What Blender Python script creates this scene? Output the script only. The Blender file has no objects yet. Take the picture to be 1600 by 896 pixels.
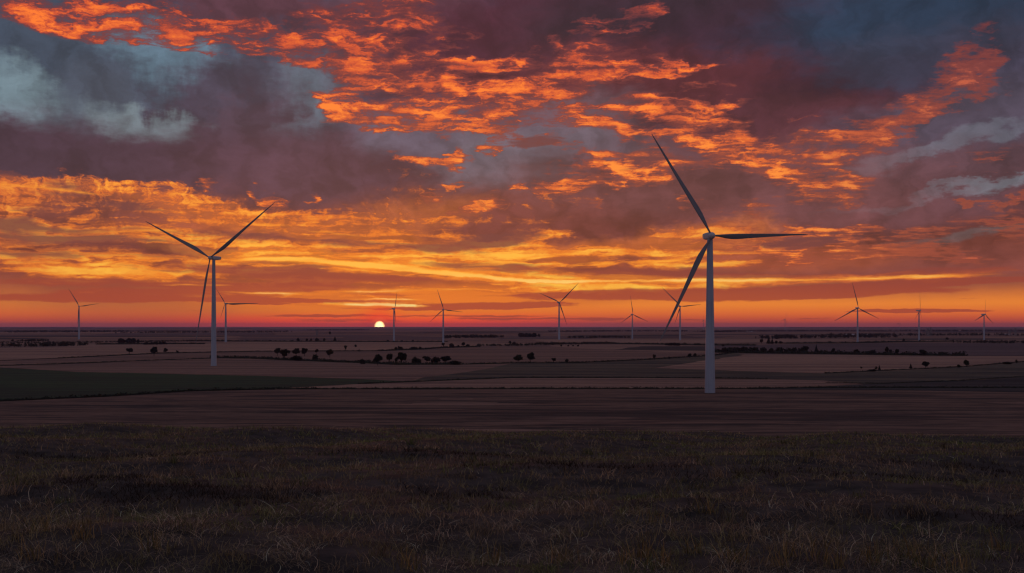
# Wind farm on a wide plain at sunset, seen from a grassy rise.
import bpy, math, random
import numpy as np
from mathutils import Vector, Matrix

scene = bpy.context.scene
COL = scene.collection
R = math.radians
FPX = 1715.0        # focal length in units of 1/1600 of the picture width
HZ = 510.0          # picture row of eye level
EYE = 38.0          # eye height above the plain, metres


def srgb(r, g, b, a=1.0):
    def c(v):
        v /= 255.0
        return v / 12.92 if v <= 0.04045 else ((v + 0.055) / 1.055) ** 2.4
    return (c(r), c(g), c(b), a)


def pt(px, py, z=0.0):
    """The point of the plain (height z) seen at photograph position px, py."""
    d = (EYE - z) * FPX / (py - HZ)
    return Vector(((px - 800.0) / FPX * d, d, z))


# ------------------------------------------------------------------ camera, view, light
cam = bpy.data.cameras.new('camera')
cam.sensor_width = 36.0
cam.lens = 36.0 * FPX / 1600.0
cam.shift_y = (HZ - 448.0) / 1600.0
cam.clip_start = 0.1
cam.clip_end = 300000.0
camo = bpy.data.objects.new('camera', cam)
camo.location = (0, 0, EYE)
camo.rotation_euler = (R(90), 0, 0)
COL.objects.link(camo)
scene.camera = camo

vs = scene.view_settings
scene.display_settings.display_device = 'sRGB'
vs.view_transform = 'Standard'
vs.look = 'None'
vs.exposure = 0.0
vs.gamma = 1.0
vs.use_curve_mapping = False
scene.cycles.use_denoising = True
try:
    scene.cycles.denoiser = 'OPENIMAGEDENOISE'
    scene.cycles.denoising_input_passes = 'RGB_ALBEDO_NORMAL'
    scene.cycles.denoising_prefilter = 'ACCURATE'
except Exception:
    pass
scene.cycles.max_bounces = 5
scene.cycles.diffuse_bounces = 2
scene.cycles.volume_bounces = 0
scene.cycles.filter_width = 1.3

SUN_AZ = math.atan((593.0 - 800.0) / FPX)       # east of +Y
# ------------------------------------------------------------------ the sky (world): Nishita air, cloud decks, the setting sun
world = bpy.data.worlds.new('World')
scene.world = world
world.use_nodes = True
WT = world.node_tree
WT.nodes.clear()
NISH = 0.012


class Net:
    """Small helper that writes node graphs as expressions."""
    def __init__(self, tree):
        self.t = tree
        self.serial = len(bpy.data.node_groups)

    def put(self, socket, v):
        if isinstance(v, bpy.types.NodeSocket):
            self.t.links.new(v, socket)
        elif v is not None:
            if socket.type == 'RGBA' and len(v) == 3:
                v = (*v, 1.0)
            socket.default_value = v

    def math(self, op, a, b=None, c=None, clamp=False):
        n = self.t.nodes.new('ShaderNodeMath')
        n.operation = op
        n.use_clamp = clamp
        for i, v in enumerate((a, b, c)):
            self.put(n.inputs[i], v)
        return n.outputs[0]

    def vmath(self, op, a, b=None, scale=None):
        n = self.t.nodes.new('ShaderNodeVectorMath')
        n.operation = op
        self.put(n.inputs[0], a)
        self.put(n.inputs[1], b)
        if scale is not None:
            self.put(n.inputs['Scale'], scale)
        return n.outputs['Value'] if op in ('DOT_PRODUCT', 'LENGTH', 'DISTANCE') else n.outputs[0]

    def xyz(self, x, y, z=0.0):
        n = self.t.nodes.new('ShaderNodeCombineXYZ')
        for i, v in enumerate((x, y, z)):
            self.put(n.inputs[i], v)
        return n.outputs[0]

    def split(self, v):
        n = self.t.nodes.new('ShaderNodeSeparateXYZ')
        self.put(n.inputs[0], v)
        return n.outputs

    def noise(self, vec, scale=1.0, detail=4.0, rough=0.55, dist=0.0, colour=False):
        n = self.t.nodes.new('ShaderNodeTexNoise')
        n.noise_dimensions = '3D'
        self.put(n.inputs['Vector'], vec)
        n.inputs['Scale'].default_value = scale
        n.inputs['Detail'].default_value = detail
        n.inputs['Roughness'].default_value = rough
        n.inputs['Distortion'].default_value = dist
        return n.outputs['Color'] if colour else n.outputs[0]

    def mapping(self, vec, loc=(0, 0, 0), rot=(0, 0, 0), scale=(1, 1, 1), kind='POINT'):
        n = self.t.nodes.new('ShaderNodeMapping')
        n.vector_type = kind
        self.put(n.inputs['Vector'], vec)
        n.inputs['Location'].default_value = loc
        n.inputs['Rotation'].default_value = rot
        n.inputs['Scale'].default_value = scale
        return n.outputs[0]

    def smooth(self, v, a, b, lo=0.0, hi=1.0, kind='SMOOTHSTEP'):
        n = self.t.nodes.new('ShaderNodeMapRange')
        n.interpolation_type = kind
        self.put(n.inputs[0], v)
        for i, x in enumerate((a, b, lo, hi)):
            self.put(n.inputs[1 + i], x)
        return n.outputs[0]

    def mix(self, f, a, b, blend='MIX'):
        n = self.t.nodes.new('ShaderNodeMix')
        n.data_type = 'RGBA'
        n.blend_type = blend
        self.put(n.inputs[0], f)
        self.put(n.inputs[6], a)
        self.put(n.inputs[7], b)
        return n.outputs[2]

    def ramp(self, f, stops, interp='LINEAR'):
        n = self.t.nodes.new('ShaderNodeValToRGB')
        r = n.color_ramp
        r.interpolation = interp
        while len(r.elements) < len(stops):
            r.elements.new(0.5)
        for e, (p, c) in zip(r.elements, sorted(stops, key=lambda s: s[0])):
            e.position = p
            e.color = c if len(c) == 4 else (*c, 1.0)
        self.put(n.inputs[0], f)
        return n.outputs[0]

    def blob(self, vec, x, y, rx, ry, rot=0.0):
        """1 in the middle of an elliptical sky region, 0 beyond its rim."""
        rx *= 1.0 + 2e-5 * self.serial        # keeps equal regions of two tiles apart when the graph is compiled
        m = self.mapping(vec, (x, y, 0), (0, 0, rot), (rx, ry, 1.0), 'TEXTURE')
        n = self.t.nodes.new('ShaderNodeTexGradient')
        n.gradient_type = 'SPHERICAL'
        self.put(n.inputs[0], m)
        return n.outputs[1]


W = Net(WT)
SK = 17.15                       # sky units per radian: one unit is 100 picture pixels near the middle


def sky_at(px, py):
    """Azimuth and elevation (sky units) of a photograph position."""
    az = math.atan((px - 800.0) / FPX)
    el = math.atan((HZ - py) / FPX * math.cos(az))
    return az * SK, el * SK


tc = WT.nodes.new('ShaderNodeTexCoord')
D = tc.outputs['Generated']
dx, dy, dz = W.split(D)
az = W.math('MULTIPLY', W.math('ARCTAN2', dx, dy), SK)
el = W.math('MULTIPLY', W.math('ARCSINE', dz), SK)
P = W.xyz(az, el)
# cloud-deck coordinates: a level sheet overhead, so that texture flattens towards the horizon
zc = W.math('ADD', W.math('MAXIMUM', dz, 0.0), 0.055)
Q = W.xyz(W.math('DIVIDE', dx, zc), W.math('DIVIDE', dy, zc))

# warps: broad swirl and fine fray
n1 = W.vmath('SUBTRACT', W.noise(W.mapping(P, scale=(0.75, 1.3, 1)), 1.0, 5, 0.6, colour=True), (0.5, 0.5, 0.5))
n2 = W.vmath('SUBTRACT', W.noise(W.mapping(P, loc=(7, 3, 1), scale=(1.6, 4.2, 1)), 1.6, 5, 0.62, colour=True), (0.5, 0.5, 0.5))
calm = W.smooth(el, 0.1, 2.2, 0.12, 1.0)          # cloud seen edge-on near the horizon lies flatter
P1 = W.vmath('ADD', P, W.vmath('MULTIPLY', n1, W.xyz(1.5, W.math('MULTIPLY', calm, 0.8), 0.0)))
P2 = W.vmath('ADD', P1, W.vmath('MULTIPLY', n2, W.xyz(0.8, W.math('MULTIPLY', calm, 0.30), 0.0)))
# hanging veils: drawn out nearly upright
n3 = W.vmath('SUBTRACT', W.noise(W.mapping(P, loc=(2, 9, 0), rot=(0, 0, R(-32)), scale=(2.6, 0.8, 1)), 1.2, 5, 0.6, colour=True), (0.5, 0.5, 0.5))
P3 = W.vmath('ADD', P2, W.vmath('MULTIPLY', n3, (0.9, 0.5, 0)))


# ---- what stands where in the sky: tone patches of the cloud deck (px, py, rx, ry, tilt, colour, weight)
TONES = [
    (60, 60, 130, 60, 0, (66, 82, 104), 0.9),
    (230, 130, 330, 100, -6, (68, 82, 102), 1.0),
    (50, 160, 140, 40, -22, (116, 138, 150), 1.0),
    (290, 100, 150, 40, -20, (102, 130, 150), 0.95),
    (450, 160, 100, 50, 20, (106, 120, 136), 0.9),
    (320, 175, 150, 60, 30, (70, 62, 82), 0.95),
    (150, 170, 90, 60, 40, (78, 88, 106), 0.8),
    (245, 200, 110, 26, -12, (124, 142, 152), 1.0),
    (380, 195, 110, 45, 25, (78, 62, 80), 1.0),
    (200, 255, 620, 65, -3, (72, 52, 70), 1.0),
    (560, 270, 250, 70, 0, (84, 58, 74), 0.8),
    (640, 40, 150, 100, 0, (116, 58, 62), 0.6),
    (380, 8, 240, 36, -4, (92, 54, 68), 0.95),
    (850, 70, 330, 110, 6, (76, 35, 52), 1.0),
    (1080, 60, 300, 110, 0, (54, 36, 50), 1.0),
    (1260, 130, 340, 120, 0, (66, 37, 58), 1.0),
    (1000, 130, 260, 60, 0, (92, 40, 50), 0.9),
    (1480, 12, 300, 60, 4, (42, 60, 86), 1.0),
    (1420, 90, 130, 40, 0, (62, 66, 90), 0.8),
    (1590, 120, 130, 90, 0, (64, 62, 84), 0.8),
    (660, 200, 110, 45, 0, (98, 92, 110), 0.8),
    (900, 175, 130, 40, 0, (116, 92, 104), 0.7),
    (790, 255, 120, 50, 0, (112, 104, 118), 0.9),
    (960, 225, 140, 30, 0, (118, 106, 120), 0.75),
    (1250, 195, 280, 50, 0, (92, 46, 58), 0.85),
    (1480, 200, 200, 60, 10, (82, 72, 90), 0.9),
    (1380, 290, 300, 60, 0, (92, 62, 74), 0.9),
    (1440, 240, 170, 11, 13, (106, 108, 122), 0.65),
    (1500, 294, 210, 6, 10, (112, 110, 122), 0.6),
    (1590, 277, 80, 9, 10, (120, 124, 136), 0.65),
    (1500, 262, 170, 18, 8, (92, 64, 76), 0.8),
    (1150, 310, 330, 90, 0, (112, 66, 70), 0.8),
    (900, 320, 260, 70, 0, (108, 64, 68), 0.8),
    (1500, 366, 110, 9, 8, (120, 108, 112), 0.6),
    (720, 350, 240, 60, 0, (116, 64, 64), 0.8),
    (1400, 420, 400, 40, 0, (128, 68, 64), 0.8),
    (880, 390, 320, 70, 0, (118, 60, 60), 0.8),
    (250, 400, 420, 90, 0, (128, 64, 60), 0.8),
    (600, 430, 500, 50, 0, (142, 70, 54), 0.75),
    (600, 462, 330, 30, 0, (236, 126, 42), 0.8),
    (110, 318, 330, 34, -3, (190, 94, 52), 0.7),
    (60, 350, 120, 34, 20, (104, 56, 62), 0.8),
    (180, 325, 110, 20, -6, (112, 60, 62), 0.8),
    (460, 350, 240, 22, -8, (206, 108, 50), 0.7),
    (610, 345, 150, 30, 10, (196, 102, 54), 0.6),
    (310, 400, 260, 20, -4, (112, 58, 60), 0.85),
    (590, 414, 330, 15, -4, (240, 142, 50), 0.8),
    (860, 398, 150, 20, 4, (206, 108, 54), 0.7),
    (850, 436, 420, 9, -1, (226, 128, 50), 0.8),
    (560, 440, 240, 12, 0, (132, 66, 54), 0.8),
    (1085, 376, 130, 28, 4, (216, 112, 52), 0.75),
    (1230, 405, 170, 24, 0, (170, 84, 58), 0.7),
]

# ---- lit cloud (px, py, rx, ry, tilt, weight), and thin dark bars
HIGH = [
    (50, 10, 110, 24, 0, 1.0), (180, 38, 110, 26, -8, 1.8), (95, 35, 40, 12, 10, 1.0), (300, 56, 170, 26, -6, 2.1), (325, 78, 40, 10, 0, 1.2),
    (420, 66, 100, 20, -15, 1.8), (400, 78, 30, 9, -10, 1.3), (490, 50, 90, 34, -10, 1.1), (465, 102, 32, 9, -18, 1.4), (120, 10, 60, 18, 0, 0.9),
    (620, 15, 80, 30, 10, 0.9), (660, 55, 62, 46, -25, 1.5), (590, 75, 46, 60, 20, 1.3), (548, 60, 30, 40, 0, 1.0), (560, 130, 60, 34, 20, 1.3), (510, 147, 44, 10, -8, 1.5),
    (575, 160, 70, 24, 10, 1.3), (545, 172, 40, 12, -10, 1.2), (680, 125, 130, 20, 11, 1.6), (760, 105, 80, 14, 10, 1.4),
    (640, 185, 60, 16, 0, 1.5), (720, 180, 130, 26, -3, 1.5), (755, 200, 60, 12, -14, 1.7), (800, 135, 120, 20, 6, 1.5), (820, 165, 100, 18, 3, 1.4), (690, 154, 40, 6, 0, 1.2),
    (930, 112, 130, 22, 7, 1.7), (1040, 102, 90, 11, 5, 1.5), (1095, 97, 50, 7, 4, 1.3), (960, 42, 48, 24, 14, 1.9), (1002, 24, 40, 14, 24, 1.9), (880, 76, 24, 10, -12, 1.4),
    (915, 88, 40, 8, 10, 0.8), (870, 190, 80, 20, 4, 1.4), (960, 158, 90, 9, 3, 1.5), (1000, 178, 130, 20, 0, 1.6), (1060, 190, 90, 26, 0, 1.8), (1120, 155, 90, 6, 0, 1.5),
    (1100, 132, 70, 7, 3, 1.3), (1110, 208, 90, 20, -6, 1.6), (830, 228, 44, 8, 2, 1.6), (790, 218, 22, 8, 0, 0.9), (905, 238, 40, 8, -6, 1.4),
    (960, 256, 90, 20, 6, 1.6), (1000, 270, 70, 14, 0, 1.5), (1090, 248, 50, 12, 6, 1.3), (880, 288, 46, 12, 6, 2.1), (930, 315, 36, 8, 3, 2.4), (960, 298, 20, 6, 0, 1.0),
    (640, 247, 24, 7, 0, 2.2), (692, 248, 36, 8, 8, 2.2), (718, 281, 26, 9, 4, 2.4), (808, 284, 18, 8, 0, 2.4), (680, 304, 16, 7, 0, 2.2), (745, 331, 44, 10, 8, 1.9), (715, 234, 18, 6, 0, 2.0), (778, 232, 20, 7, 10, 2.0), (430, 310, 26, 8, -20, 2.0), (455, 318, 40, 8, -14, 1.8), (395, 300, 14, 6, 0, 1.8), (318, 291, 12, 5, 0, 1.8), (498, 305, 12, 5, 0, 1.8),
    (1210, 245, 120, 22, -3, 1.6), (1280, 232, 110, 16, 6, 1.5), (1260, 270, 80, 24, -10, 1.7), (1290, 292, 44, 28, 0, 1.5), (1150, 232, 60, 10, 0, 1.2), (1265, 186, 30, 4, 2, 1.1),
    (1330, 222, 90, 12, 6, 1.3), (1200, 330, 130, 16, 6, 0.9), (1062, 312, 16, 8, 0, 0.9), (1380, 200, 70, 24, 25, 1.1),
    (1450, 150, 100, 28, 20, 1.15), (1500, 118, 60, 22, 18, 1.0), (1545, 92, 28, 44, -18, 1.15), (1490, 165, 90, 16, 12, 0.9),
    (1585, 345, 50, 26, 0, 1.2), (1590, 306, 60, 5, 4, 1.3), (1508, 314, 14, 6, 0, 1.0), (1540, 255, 44, 16, 10, 0.7),
    (1420, 355, 110, 9, 5, 1.3), (1330, 362, 110, 10, 3, 1.3), (1250, 395, 130, 18, 4, 1.3), (1380, 380, 120, 14, -3, 1.2), (1440, 392, 100, 12, -6, 1.0), (1320, 402, 90, 9, 5, 1.2), (1480, 405, 60, 9, -8, 1.1), (1180, 375, 120, 16, 0, 1.1),
]
LOW = [
    (60, 300, 190, 30, 0, 1.5), (170, 305, 170, 26, -5, 1.5), (40, 350, 160, 60, 0, 0.9), (230, 335, 150, 40, -10, 1.3), (150, 355, 220, 40, 4, 1.2), (330, 340, 180, 34, -10, 1.5), (430, 350, 190, 26, -6, 1.6),
    (110, 385, 260, 36, 0, 1.0), (300, 385, 260, 34, 3, 1.3), (440, 385, 220, 24, -6, 1.5), (520, 365, 180, 16, -5, 1.5), (590, 355, 140, 26, 0, 1.4), (640, 375, 170, 16, -6, 1.4),
    (470, 325, 60, 14, -14, 1.0), (560, 345, 70, 9, 0, 1.2), (640, 325, 150, 46, 20, 0.9), (760, 345, 170, 34, 12, 0.8), (860, 345, 90, 40, 40, 0.6),
    (480, 410, 320, 14, -3, 1.7), (650, 418, 260, 12, -5, 1.7), (560, 400, 190, 22, 0, 1.2), (760, 395, 180, 14, -2, 1.4), (860, 400, 130, 20, 4, 1.5), (930, 405, 110, 22, 8, 1.4), (800, 375, 90, 10, 10, 1.1),
    (800, 432, 300, 11, -3, 1.6), (980, 440, 300, 9, 0, 1.5), (850, 452, 220, 10, 0, 1.4), (620, 445, 220, 8, -2, 1.2), (1060, 370, 90, 22, 6, 1.7), (1110, 380, 140, 20, 0, 1.2), (1040, 408, 130, 16, 2, 1.3), (1160, 412, 150, 18, 0, 1.0),
    (1180, 438, 300, 10, 0, 1.1), (1400, 436, 300, 8, 2, 0.9), (150, 430, 300, 16, 0, 0.9), (330, 440, 200, 12, -5, 1.2), (480, 458, 160, 8, -4, 1.2), (540, 460, 200, 8, -3, 1.3), (575, 476, 110, 7, 0, 2.4), (660, 477, 70, 4, 0, 1.9), (560, 414, 220, 7, -4, 1.6), (120, 455, 240, 8, 0, 0.8),
]
BARS = [
    (170, 456, 330, 9, 0, 1.0), (120, 466, 360, 5, 0, 0.9), (330, 446, 150, 6, -2, 0.9), (60, 440, 200, 6, 0, 0.7), (430, 452, 200, 8, 0, 0.8), (300, 470, 260, 4, 0, 0.7),
    (470, 440, 100, 8, 0, 0.9), (700, 478, 180, 4, 0, 0.9), (640, 483, 120, 2.2, 0, 1.1), (600, 494, 260, 1.8, 0, 0.8), (780, 476, 110, 5, 0, 1.0), (530, 470, 200, 3, 0, 0.7), (740, 462, 200, 6, 0, 0.7),
    (1220, 456, 220, 10, 2, 1.0), (1320, 461, 150, 5, 2, 0.9), (1440, 444, 260, 4.5, 2, 1.2), (1430, 486, 84, 2.2, 0, 2.2), (1100, 460, 200, 8, 0, 0.7), (960, 462, 140, 6, 0, 0.7), (820, 479, 60, 4, 3, 1.1),
    (950, 500, 34, 2.4, 2, 1.1), (850, 498, 200, 1.4, 0, 0.8), (1080, 500, 120, 1.4, 0, 0.7), (1280, 498, 70, 1.5, 2, 0.8), (1540, 467, 80, 1.4, 0, 0.7), (310, 486, 60, 2, 0, 0.5), (412, 475.4, 30, 1.3, 0, 1.2), (620, 501, 330, 2.2, 0, 0.5),
    (260, 392, 120, 14, -4, 0.8), (110, 380, 110, 22, 10, 0.7), (200, 322, 80, 14, -6, 1.0), (60, 330, 90, 26, 30, 0.8), (355, 365, 150, 10, -3, 0.7), (530, 378, 200, 7, -4, 0.7), (720, 380, 90, 10, 5, 0.8), (790, 370, 60, 16, 10, 0.9), (460, 420, 60, 8, 4, 1.0), (620, 435, 230, 6, -3, 0.9), (400, 425, 200, 8, -3, 0.8),
    (1215, 385, 90, 8, 4, 0.9), (1270, 378, 60, 9, 6, 1.0), (1330, 448, 240, 5, 2, 0.8), (940, 425, 300, 8, -2, 0.8), (1240, 425, 300, 9, 0, 0.7), (840, 221, 40, 9, 4, 1.2), (1010, 248, 70, 12, 4, 0.8),
]

# bright level seams where the sunlight grazes under the cloud
GOLD = [
    (572, 476, 70, 3.6, 0, 1.25), (640, 478, 46, 2.2, 0, 1.1), (540, 412, 190, 5, -3, 1.3), (640, 421, 180, 4, -5, 1.05), (760, 433, 190, 4, -4, 1.0), (900, 440, 220, 3.4, 0, 0.85),
    (430, 405, 120, 4, 3, 0.9), (300, 446, 110, 3, 0, 0.8), (440, 459, 150, 3, -1, 1.0), (580, 456, 130, 3, 0, 1.0), (700, 452, 130, 3, 0, 0.9), (1040, 408, 90, 4, 2, 1.0), (1080, 438, 220, 3, 0, 0.8), (1330, 436, 260, 3, 1, 0.7),
    (500, 362, 150, 4, -7, 0.8), (250, 360, 160, 4, 4, 0.7), (830, 405, 90, 4, 6, 1.0), (930, 410, 70, 5, 10, 0.9), (120, 300, 130, 4, -4, 0.8), (620, 468, 110, 2.5, 0, 1.2),
]

sx, sy = sky_at(593, 507)
# folds, tears, veils and streaks shared by all sky quarters
fold = W.noise(W.mapping(Q, scale=(0.55, 0.30, 1)), 1.6, 5, 0.6, 0.4)
fold2 = W.noise(W.mapping(P1, rot=(0, 0, R(-20)), scale=(1.5, 1.3, 1)), 1.3, 5, 0.6, 0.3)
foldf = W.math('MULTIPLY', W.smooth(fold, 0.3, 0.7, 0.70, 1.14), W.smooth(fold2, 0.3, 0.7, 0.74, 1.16))
tearA = W.noise(W.mapping(Q, scale=(1.0, 1.5, 1)), 4.5, 7, 0.62, 0.2)
tearB = W.noise(W.mapping(P2, loc=(3, 1, 0), scale=(0.95, 4.2, 1)), 2.2, 6, 0.60, 0.0)
tearL = W.noise(W.mapping(P1, loc=(6, 6, 4), scale=(0.8, 2.4, 1)), 1.2, 2, 0.5)
tear = W.math('MULTIPLY_ADD', tearA, 0.42, W.math('MULTIPLY_ADD', tearB, 0.33, W.math('MULTIPLY', tearL, 0.25)))
glim = W.smooth(W.noise(W.mapping(P1, loc=(8, 2, 5), scale=(1.0, 2.2, 1)), 1.5, 3, 0.6), 0.32, 0.64)
veil = W.noise(W.mapping(P1, loc=(4, 4, 2), rot=(0, 0, R(24)), scale=(3.4, 1.2, 1)), 2.0, 6, 0.6, 0.2)
PS = W.vmath('ADD', P, W.vmath('MULTIPLY', n1, (0.9, 0.22, 0)))
streak = W.noise(W.mapping(PS, loc=(1, 5, 2), scale=(0.40, 5.0, 1)), 1.3, 5, 0.54, 0.15)
PB = W.vmath('ADD', P, W.vmath('MULTIPLY', n2, (0.7, 0.07, 0)))
hue = W.smooth(el, 1.2, 4.6)
sun_off = W.math('ABSOLUTE', W.math('SUBTRACT', az, sx))
fromsun = W.smooth(sun_off, 5.6, 9.4)
sun_side = W.smooth(sun_off, 3.0, 8.5)
hue_l = W.smooth(el, 0.5, 2.0)


def near(b, tile, kx, ky, mx, my):
    """True when a sky region can reach the tile (x0, y0, x1, y1 in picture pixels)."""
    px, py, rx, ry, tilt = b[:5]
    t = R(tilt)
    rx, ry = rx * kx, ry * ky
    ex = math.hypot(rx * math.cos(t), ry * math.sin(t)) + mx
    ey = math.hypot(rx * math.sin(t), ry * math.cos(t)) + my
    return px + ex > tile[0] and px - ex < tile[2] and py + ey > tile[1] and py - ey < tile[3]


def lit(W, spots, vec, tile, mx=95, my=50):
    s = None
    for px, py, rx, ry, tilt, w in spots:
        if not near((px, py, rx, ry, tilt), tile, 1.35, 1.55, mx, my):
            continue
        x, y = sky_at(px, py)
        b = W.blob(vec, x, y, rx / 100 * 1.3, ry / 100 * 1.5, R(tilt))
        s = W.math('MULTIPLY', b, w) if s is None else W.math('MULTIPLY_ADD', b, w, s)
    return s


SHARED = dict(P=P, P2=P2, P3=P3, PB=PB, el=el, dz=dz, foldf=foldf, tear=tear, tearB=tearB, glim=glim, veil=veil, streak=streak,
              hue=hue, fromsun=fromsun, sun_side=sun_side, hue_l=hue_l)


def quarter(tile):
    """The colour of the sky within one tile, worked out in a node group of its own."""
    t = bpy.data.node_groups.new('sky_quarter', 'ShaderNodeTree')
    for k in SHARED:
        t.interface.new_socket(k, in_out='INPUT', socket_type='NodeSocketVector' if k[0] == 'P' else 'NodeSocketFloat')
    t.interface.new_socket('colour', in_out='OUTPUT', socket_type='NodeSocketColor')
    gi = t.nodes.new('NodeGroupInput')
    go = t.nodes.new('NodeGroupOutput')
    t.links.new(colour_of(Net(t), tile, **{k: gi.outputs[k] for k in SHARED}), go.inputs[0])
    g = WT.nodes.new('ShaderNodeGroup')
    g.node_tree = t
    for k, v in SHARED.items():
        WT.links.new(v, g.inputs[k])
    return g.outputs[0]


def colour_of(W, tile, P, P2, P3, PB, el, dz, foldf, tear, tearB, glim, veil, streak, hue, fromsun, sun_side, hue_l):
    # --- clear air behind the clouds
    V = W.smooth(el, 0.0, 5.5, 0.0, 1.0, 'LINEAR')
    air = W.ramp(V, [(0.0, srgb(196, 74, 50)), (0.018, srgb(212, 86, 48)), (0.035, srgb(230, 110, 48)), (0.06, srgb(238, 134, 50)),
                     (0.095, srgb(222, 122, 52)), (0.14, srgb(150, 78, 60)), (0.26, srgb(122, 62, 62)), (0.38, srgb(112, 62, 66)), (0.5, srgb(88, 58, 74)),
                     (0.66, srgb(80, 66, 86)), (0.8, srgb(66, 70, 92)), (1.0, srgb(56, 72, 98))])
    # redder and brighter towards the sun, along the horizon
    glow = W.blob(P, sx, 0.04, 4.2, 0.26)
    air = W.mix(W.smooth(glow, 0.0, 0.8), air, (1.15, 0.045, 0.018, 1.0))
    glow = W.blob(P, sx, 0.36, 4.6, 0.5)
    air = W.mix(W.smooth(glow, 0.0, 1.0, 0, 0.75), air, srgb(250, 128, 28))

    def tint(*rgb):            # a trace of difference per tile keeps their colour sums apart when compiled
        q = srgb(*rgb)
        return (q[0] + 1e-6 * W.serial, q[1], q[2], 1.0)

    c = air
    for px, py, rx, ry, tilt, rgb, w in TONES:
        if not near((px, py, rx, ry, tilt), tile, 1.3, 1.4, 95, 75):
            continue
        x, y = sky_at(px, py)
        b = W.blob(P3 if px < 480 and py < 230 else P2, x, y, rx / 100 * 1.25, ry / 100 * 1.35, R(tilt))
        c = W.mix(W.smooth(b, 0.0, 0.62, 0.0, w), c, tint(*rgb))
    sky = W.mix(W.smooth(el, 0.35, 1.2), c, W.vmath('SCALE', c, scale=foldf))
    # high, broken cloud lit from below
    mh = lit(W, HIGH, P2, tile)
    if mh is not None:
        dh = W.math('MULTIPLY_ADD', W.math('MINIMUM', mh, 1.2), 0.46, W.math('MULTIPLY_ADD', tear, 4.2, -2.17))
        cov = W.math('MULTIPLY', W.smooth(dh, 0.10, 0.56), W.smooth(mh, 0.08, 0.4))
        core = W.math('MULTIPLY', W.smooth(dh, 0.34, 0.92), W.math('MULTIPLY_ADD', glim, 0.55, 0.45))
        edge = W.mix(hue, tint(150, 72, 56), tint(112, 50, 54))
        mid = W.mix(fromsun, W.mix(hue, tint(226, 108, 50), tint(206, 80, 48)), tint(124, 60, 60))
        top = W.mix(fromsun, W.mix(hue, tint(255, 150, 60), tint(255, 122, 46)), tint(186, 86, 64))
        col = W.mix(W.smooth(core, 0.35, 0.9), W.mix(W.smooth(core, 0.0, 0.45), edge, mid), top)
        sky = W.mix(cov, sky, col)
    # low, golden, drawn-out cloud with hanging fringes
    ml = lit(W, LOW, P2, tile)
    if ml is not None:
        tl = W.math('MULTIPLY_ADD', W.math('ADD', W.math('MULTIPLY', streak, W.smooth(el, 2.6, 0.8, 0.3)), W.math('MULTIPLY', veil, W.smooth(el, 0.8, 2.6, 0.0, 0.7))), 0.7, W.math('MULTIPLY', tearB, 0.3))
        dl = W.math('MULTIPLY_ADD', W.math('MINIMUM', ml, 1.4), 0.44, W.math('MULTIPLY_ADD', tl, 3.3, -1.79))
        cov = W.math('MULTIPLY', W.smooth(dl, 0.06, 0.6), W.math('MULTIPLY', W.smooth(ml, 0.0, 0.5), W.smooth(el, 0.22, 0.4)))
        core = W.math('MULTIPLY', W.smooth(dl, 0.14, 0.86), W.math('MULTIPLY_ADD', glim, 0.35, 0.65))
        edge = W.mix(hue_l, tint(176, 84, 46), tint(116, 60, 58))
        mid = W.mix(sun_side, W.mix(hue_l, tint(236, 128, 42), tint(216, 106, 46)), tint(192, 92, 54))
        top = W.mix(sun_side, W.mix(hue_l, tint(255, 194, 72), tint(255, 160, 56)), tint(228, 124, 56))
        col = W.mix(W.smooth(core, 0.35, 1.0), W.mix(W.smooth(core, 0.0, 0.45), edge, mid), top)
        sky = W.mix(cov, sky, col)
    # thin dark bars of cloud
    bs = lit(W, BARS, PB, tile, 40, 12)
    if bs is not None:
        bd = W.math('MULTIPLY_ADD', streak, 2.4, W.math('MULTIPLY_ADD', W.math('MINIMUM', bs, 1.1), 0.75, -1.26))
        bar_col = W.mix(W.smooth(el, 0.1, 1.4), tint(170, 72, 48), tint(108, 60, 62))
        sky = W.mix(W.math('MULTIPLY', W.smooth(bd, 0.12, 0.55, 0.0, 0.88), W.smooth(bs, 0.0, 0.2)), sky, bar_col)
    gs = lit(W, GOLD, PB, tile, 40, 14)
    if gs is not None:
        gd = W.math('MULTIPLY_ADD', W.math('MINIMUM', gs, 1.3), 0.75, W.math('MULTIPLY_ADD', streak, 1.6, -0.95))
        sky = W.mix(W.math('MULTIPLY', W.smooth(gd, 0.05, 0.62, 0.0, 0.9), W.smooth(gs, 0.0, 0.3)), sky, W.mix(W.smooth(gd, 0.3, 0.85), tint(248, 148, 46), W.mix(W.smooth(el, 0.45, 0.9), tint(255, 226, 140), tint(255, 190, 76))))
    # the sun's disc, half set and flattened, and the glow round it
    if tile[3] > 450 and tile[0] < 680 and tile[2] > 500:
        ssx, ssy = sky_at(593, 510.5)
        rr = W.vmath('LENGTH', W.vmath('MULTIPLY', W.vmath('SUBTRACT', P, (ssx, ssy, 0)), (1 / 0.088, 1 / 0.090, 0)))
        disc = W.smooth(rr, 1.04, 0.45)
        sky = W.mix(W.smooth(rr, 1.9, 0.95), sky, (1.3, 0.36, 0.07, 1.0))
        halo = W.math('POWER', W.smooth(rr, 7.5, 0.8, 0.0, 1.0, 'LINEAR'), 2.6)
        sky = W.mix(W.math('MULTIPLY', halo, 0.95), sky, tint(255, 64, 34))
        sky = W.mix(disc, sky, (9.0, 5.6, 2.2, 1.0))
    # below the horizon: dark land beyond the model
    if tile[3] > 500:
        sky = W.mix(W.smooth(dz, -0.004, -0.02), sky, tint(46, 30, 36))
    return sky


def background(colour, strength=1.0):
    n = WT.nodes.new('ShaderNodeBackground')
    W.put(n.inputs[0], colour)
    n.inputs[1].default_value = strength
    return n.outputs[0]


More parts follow.
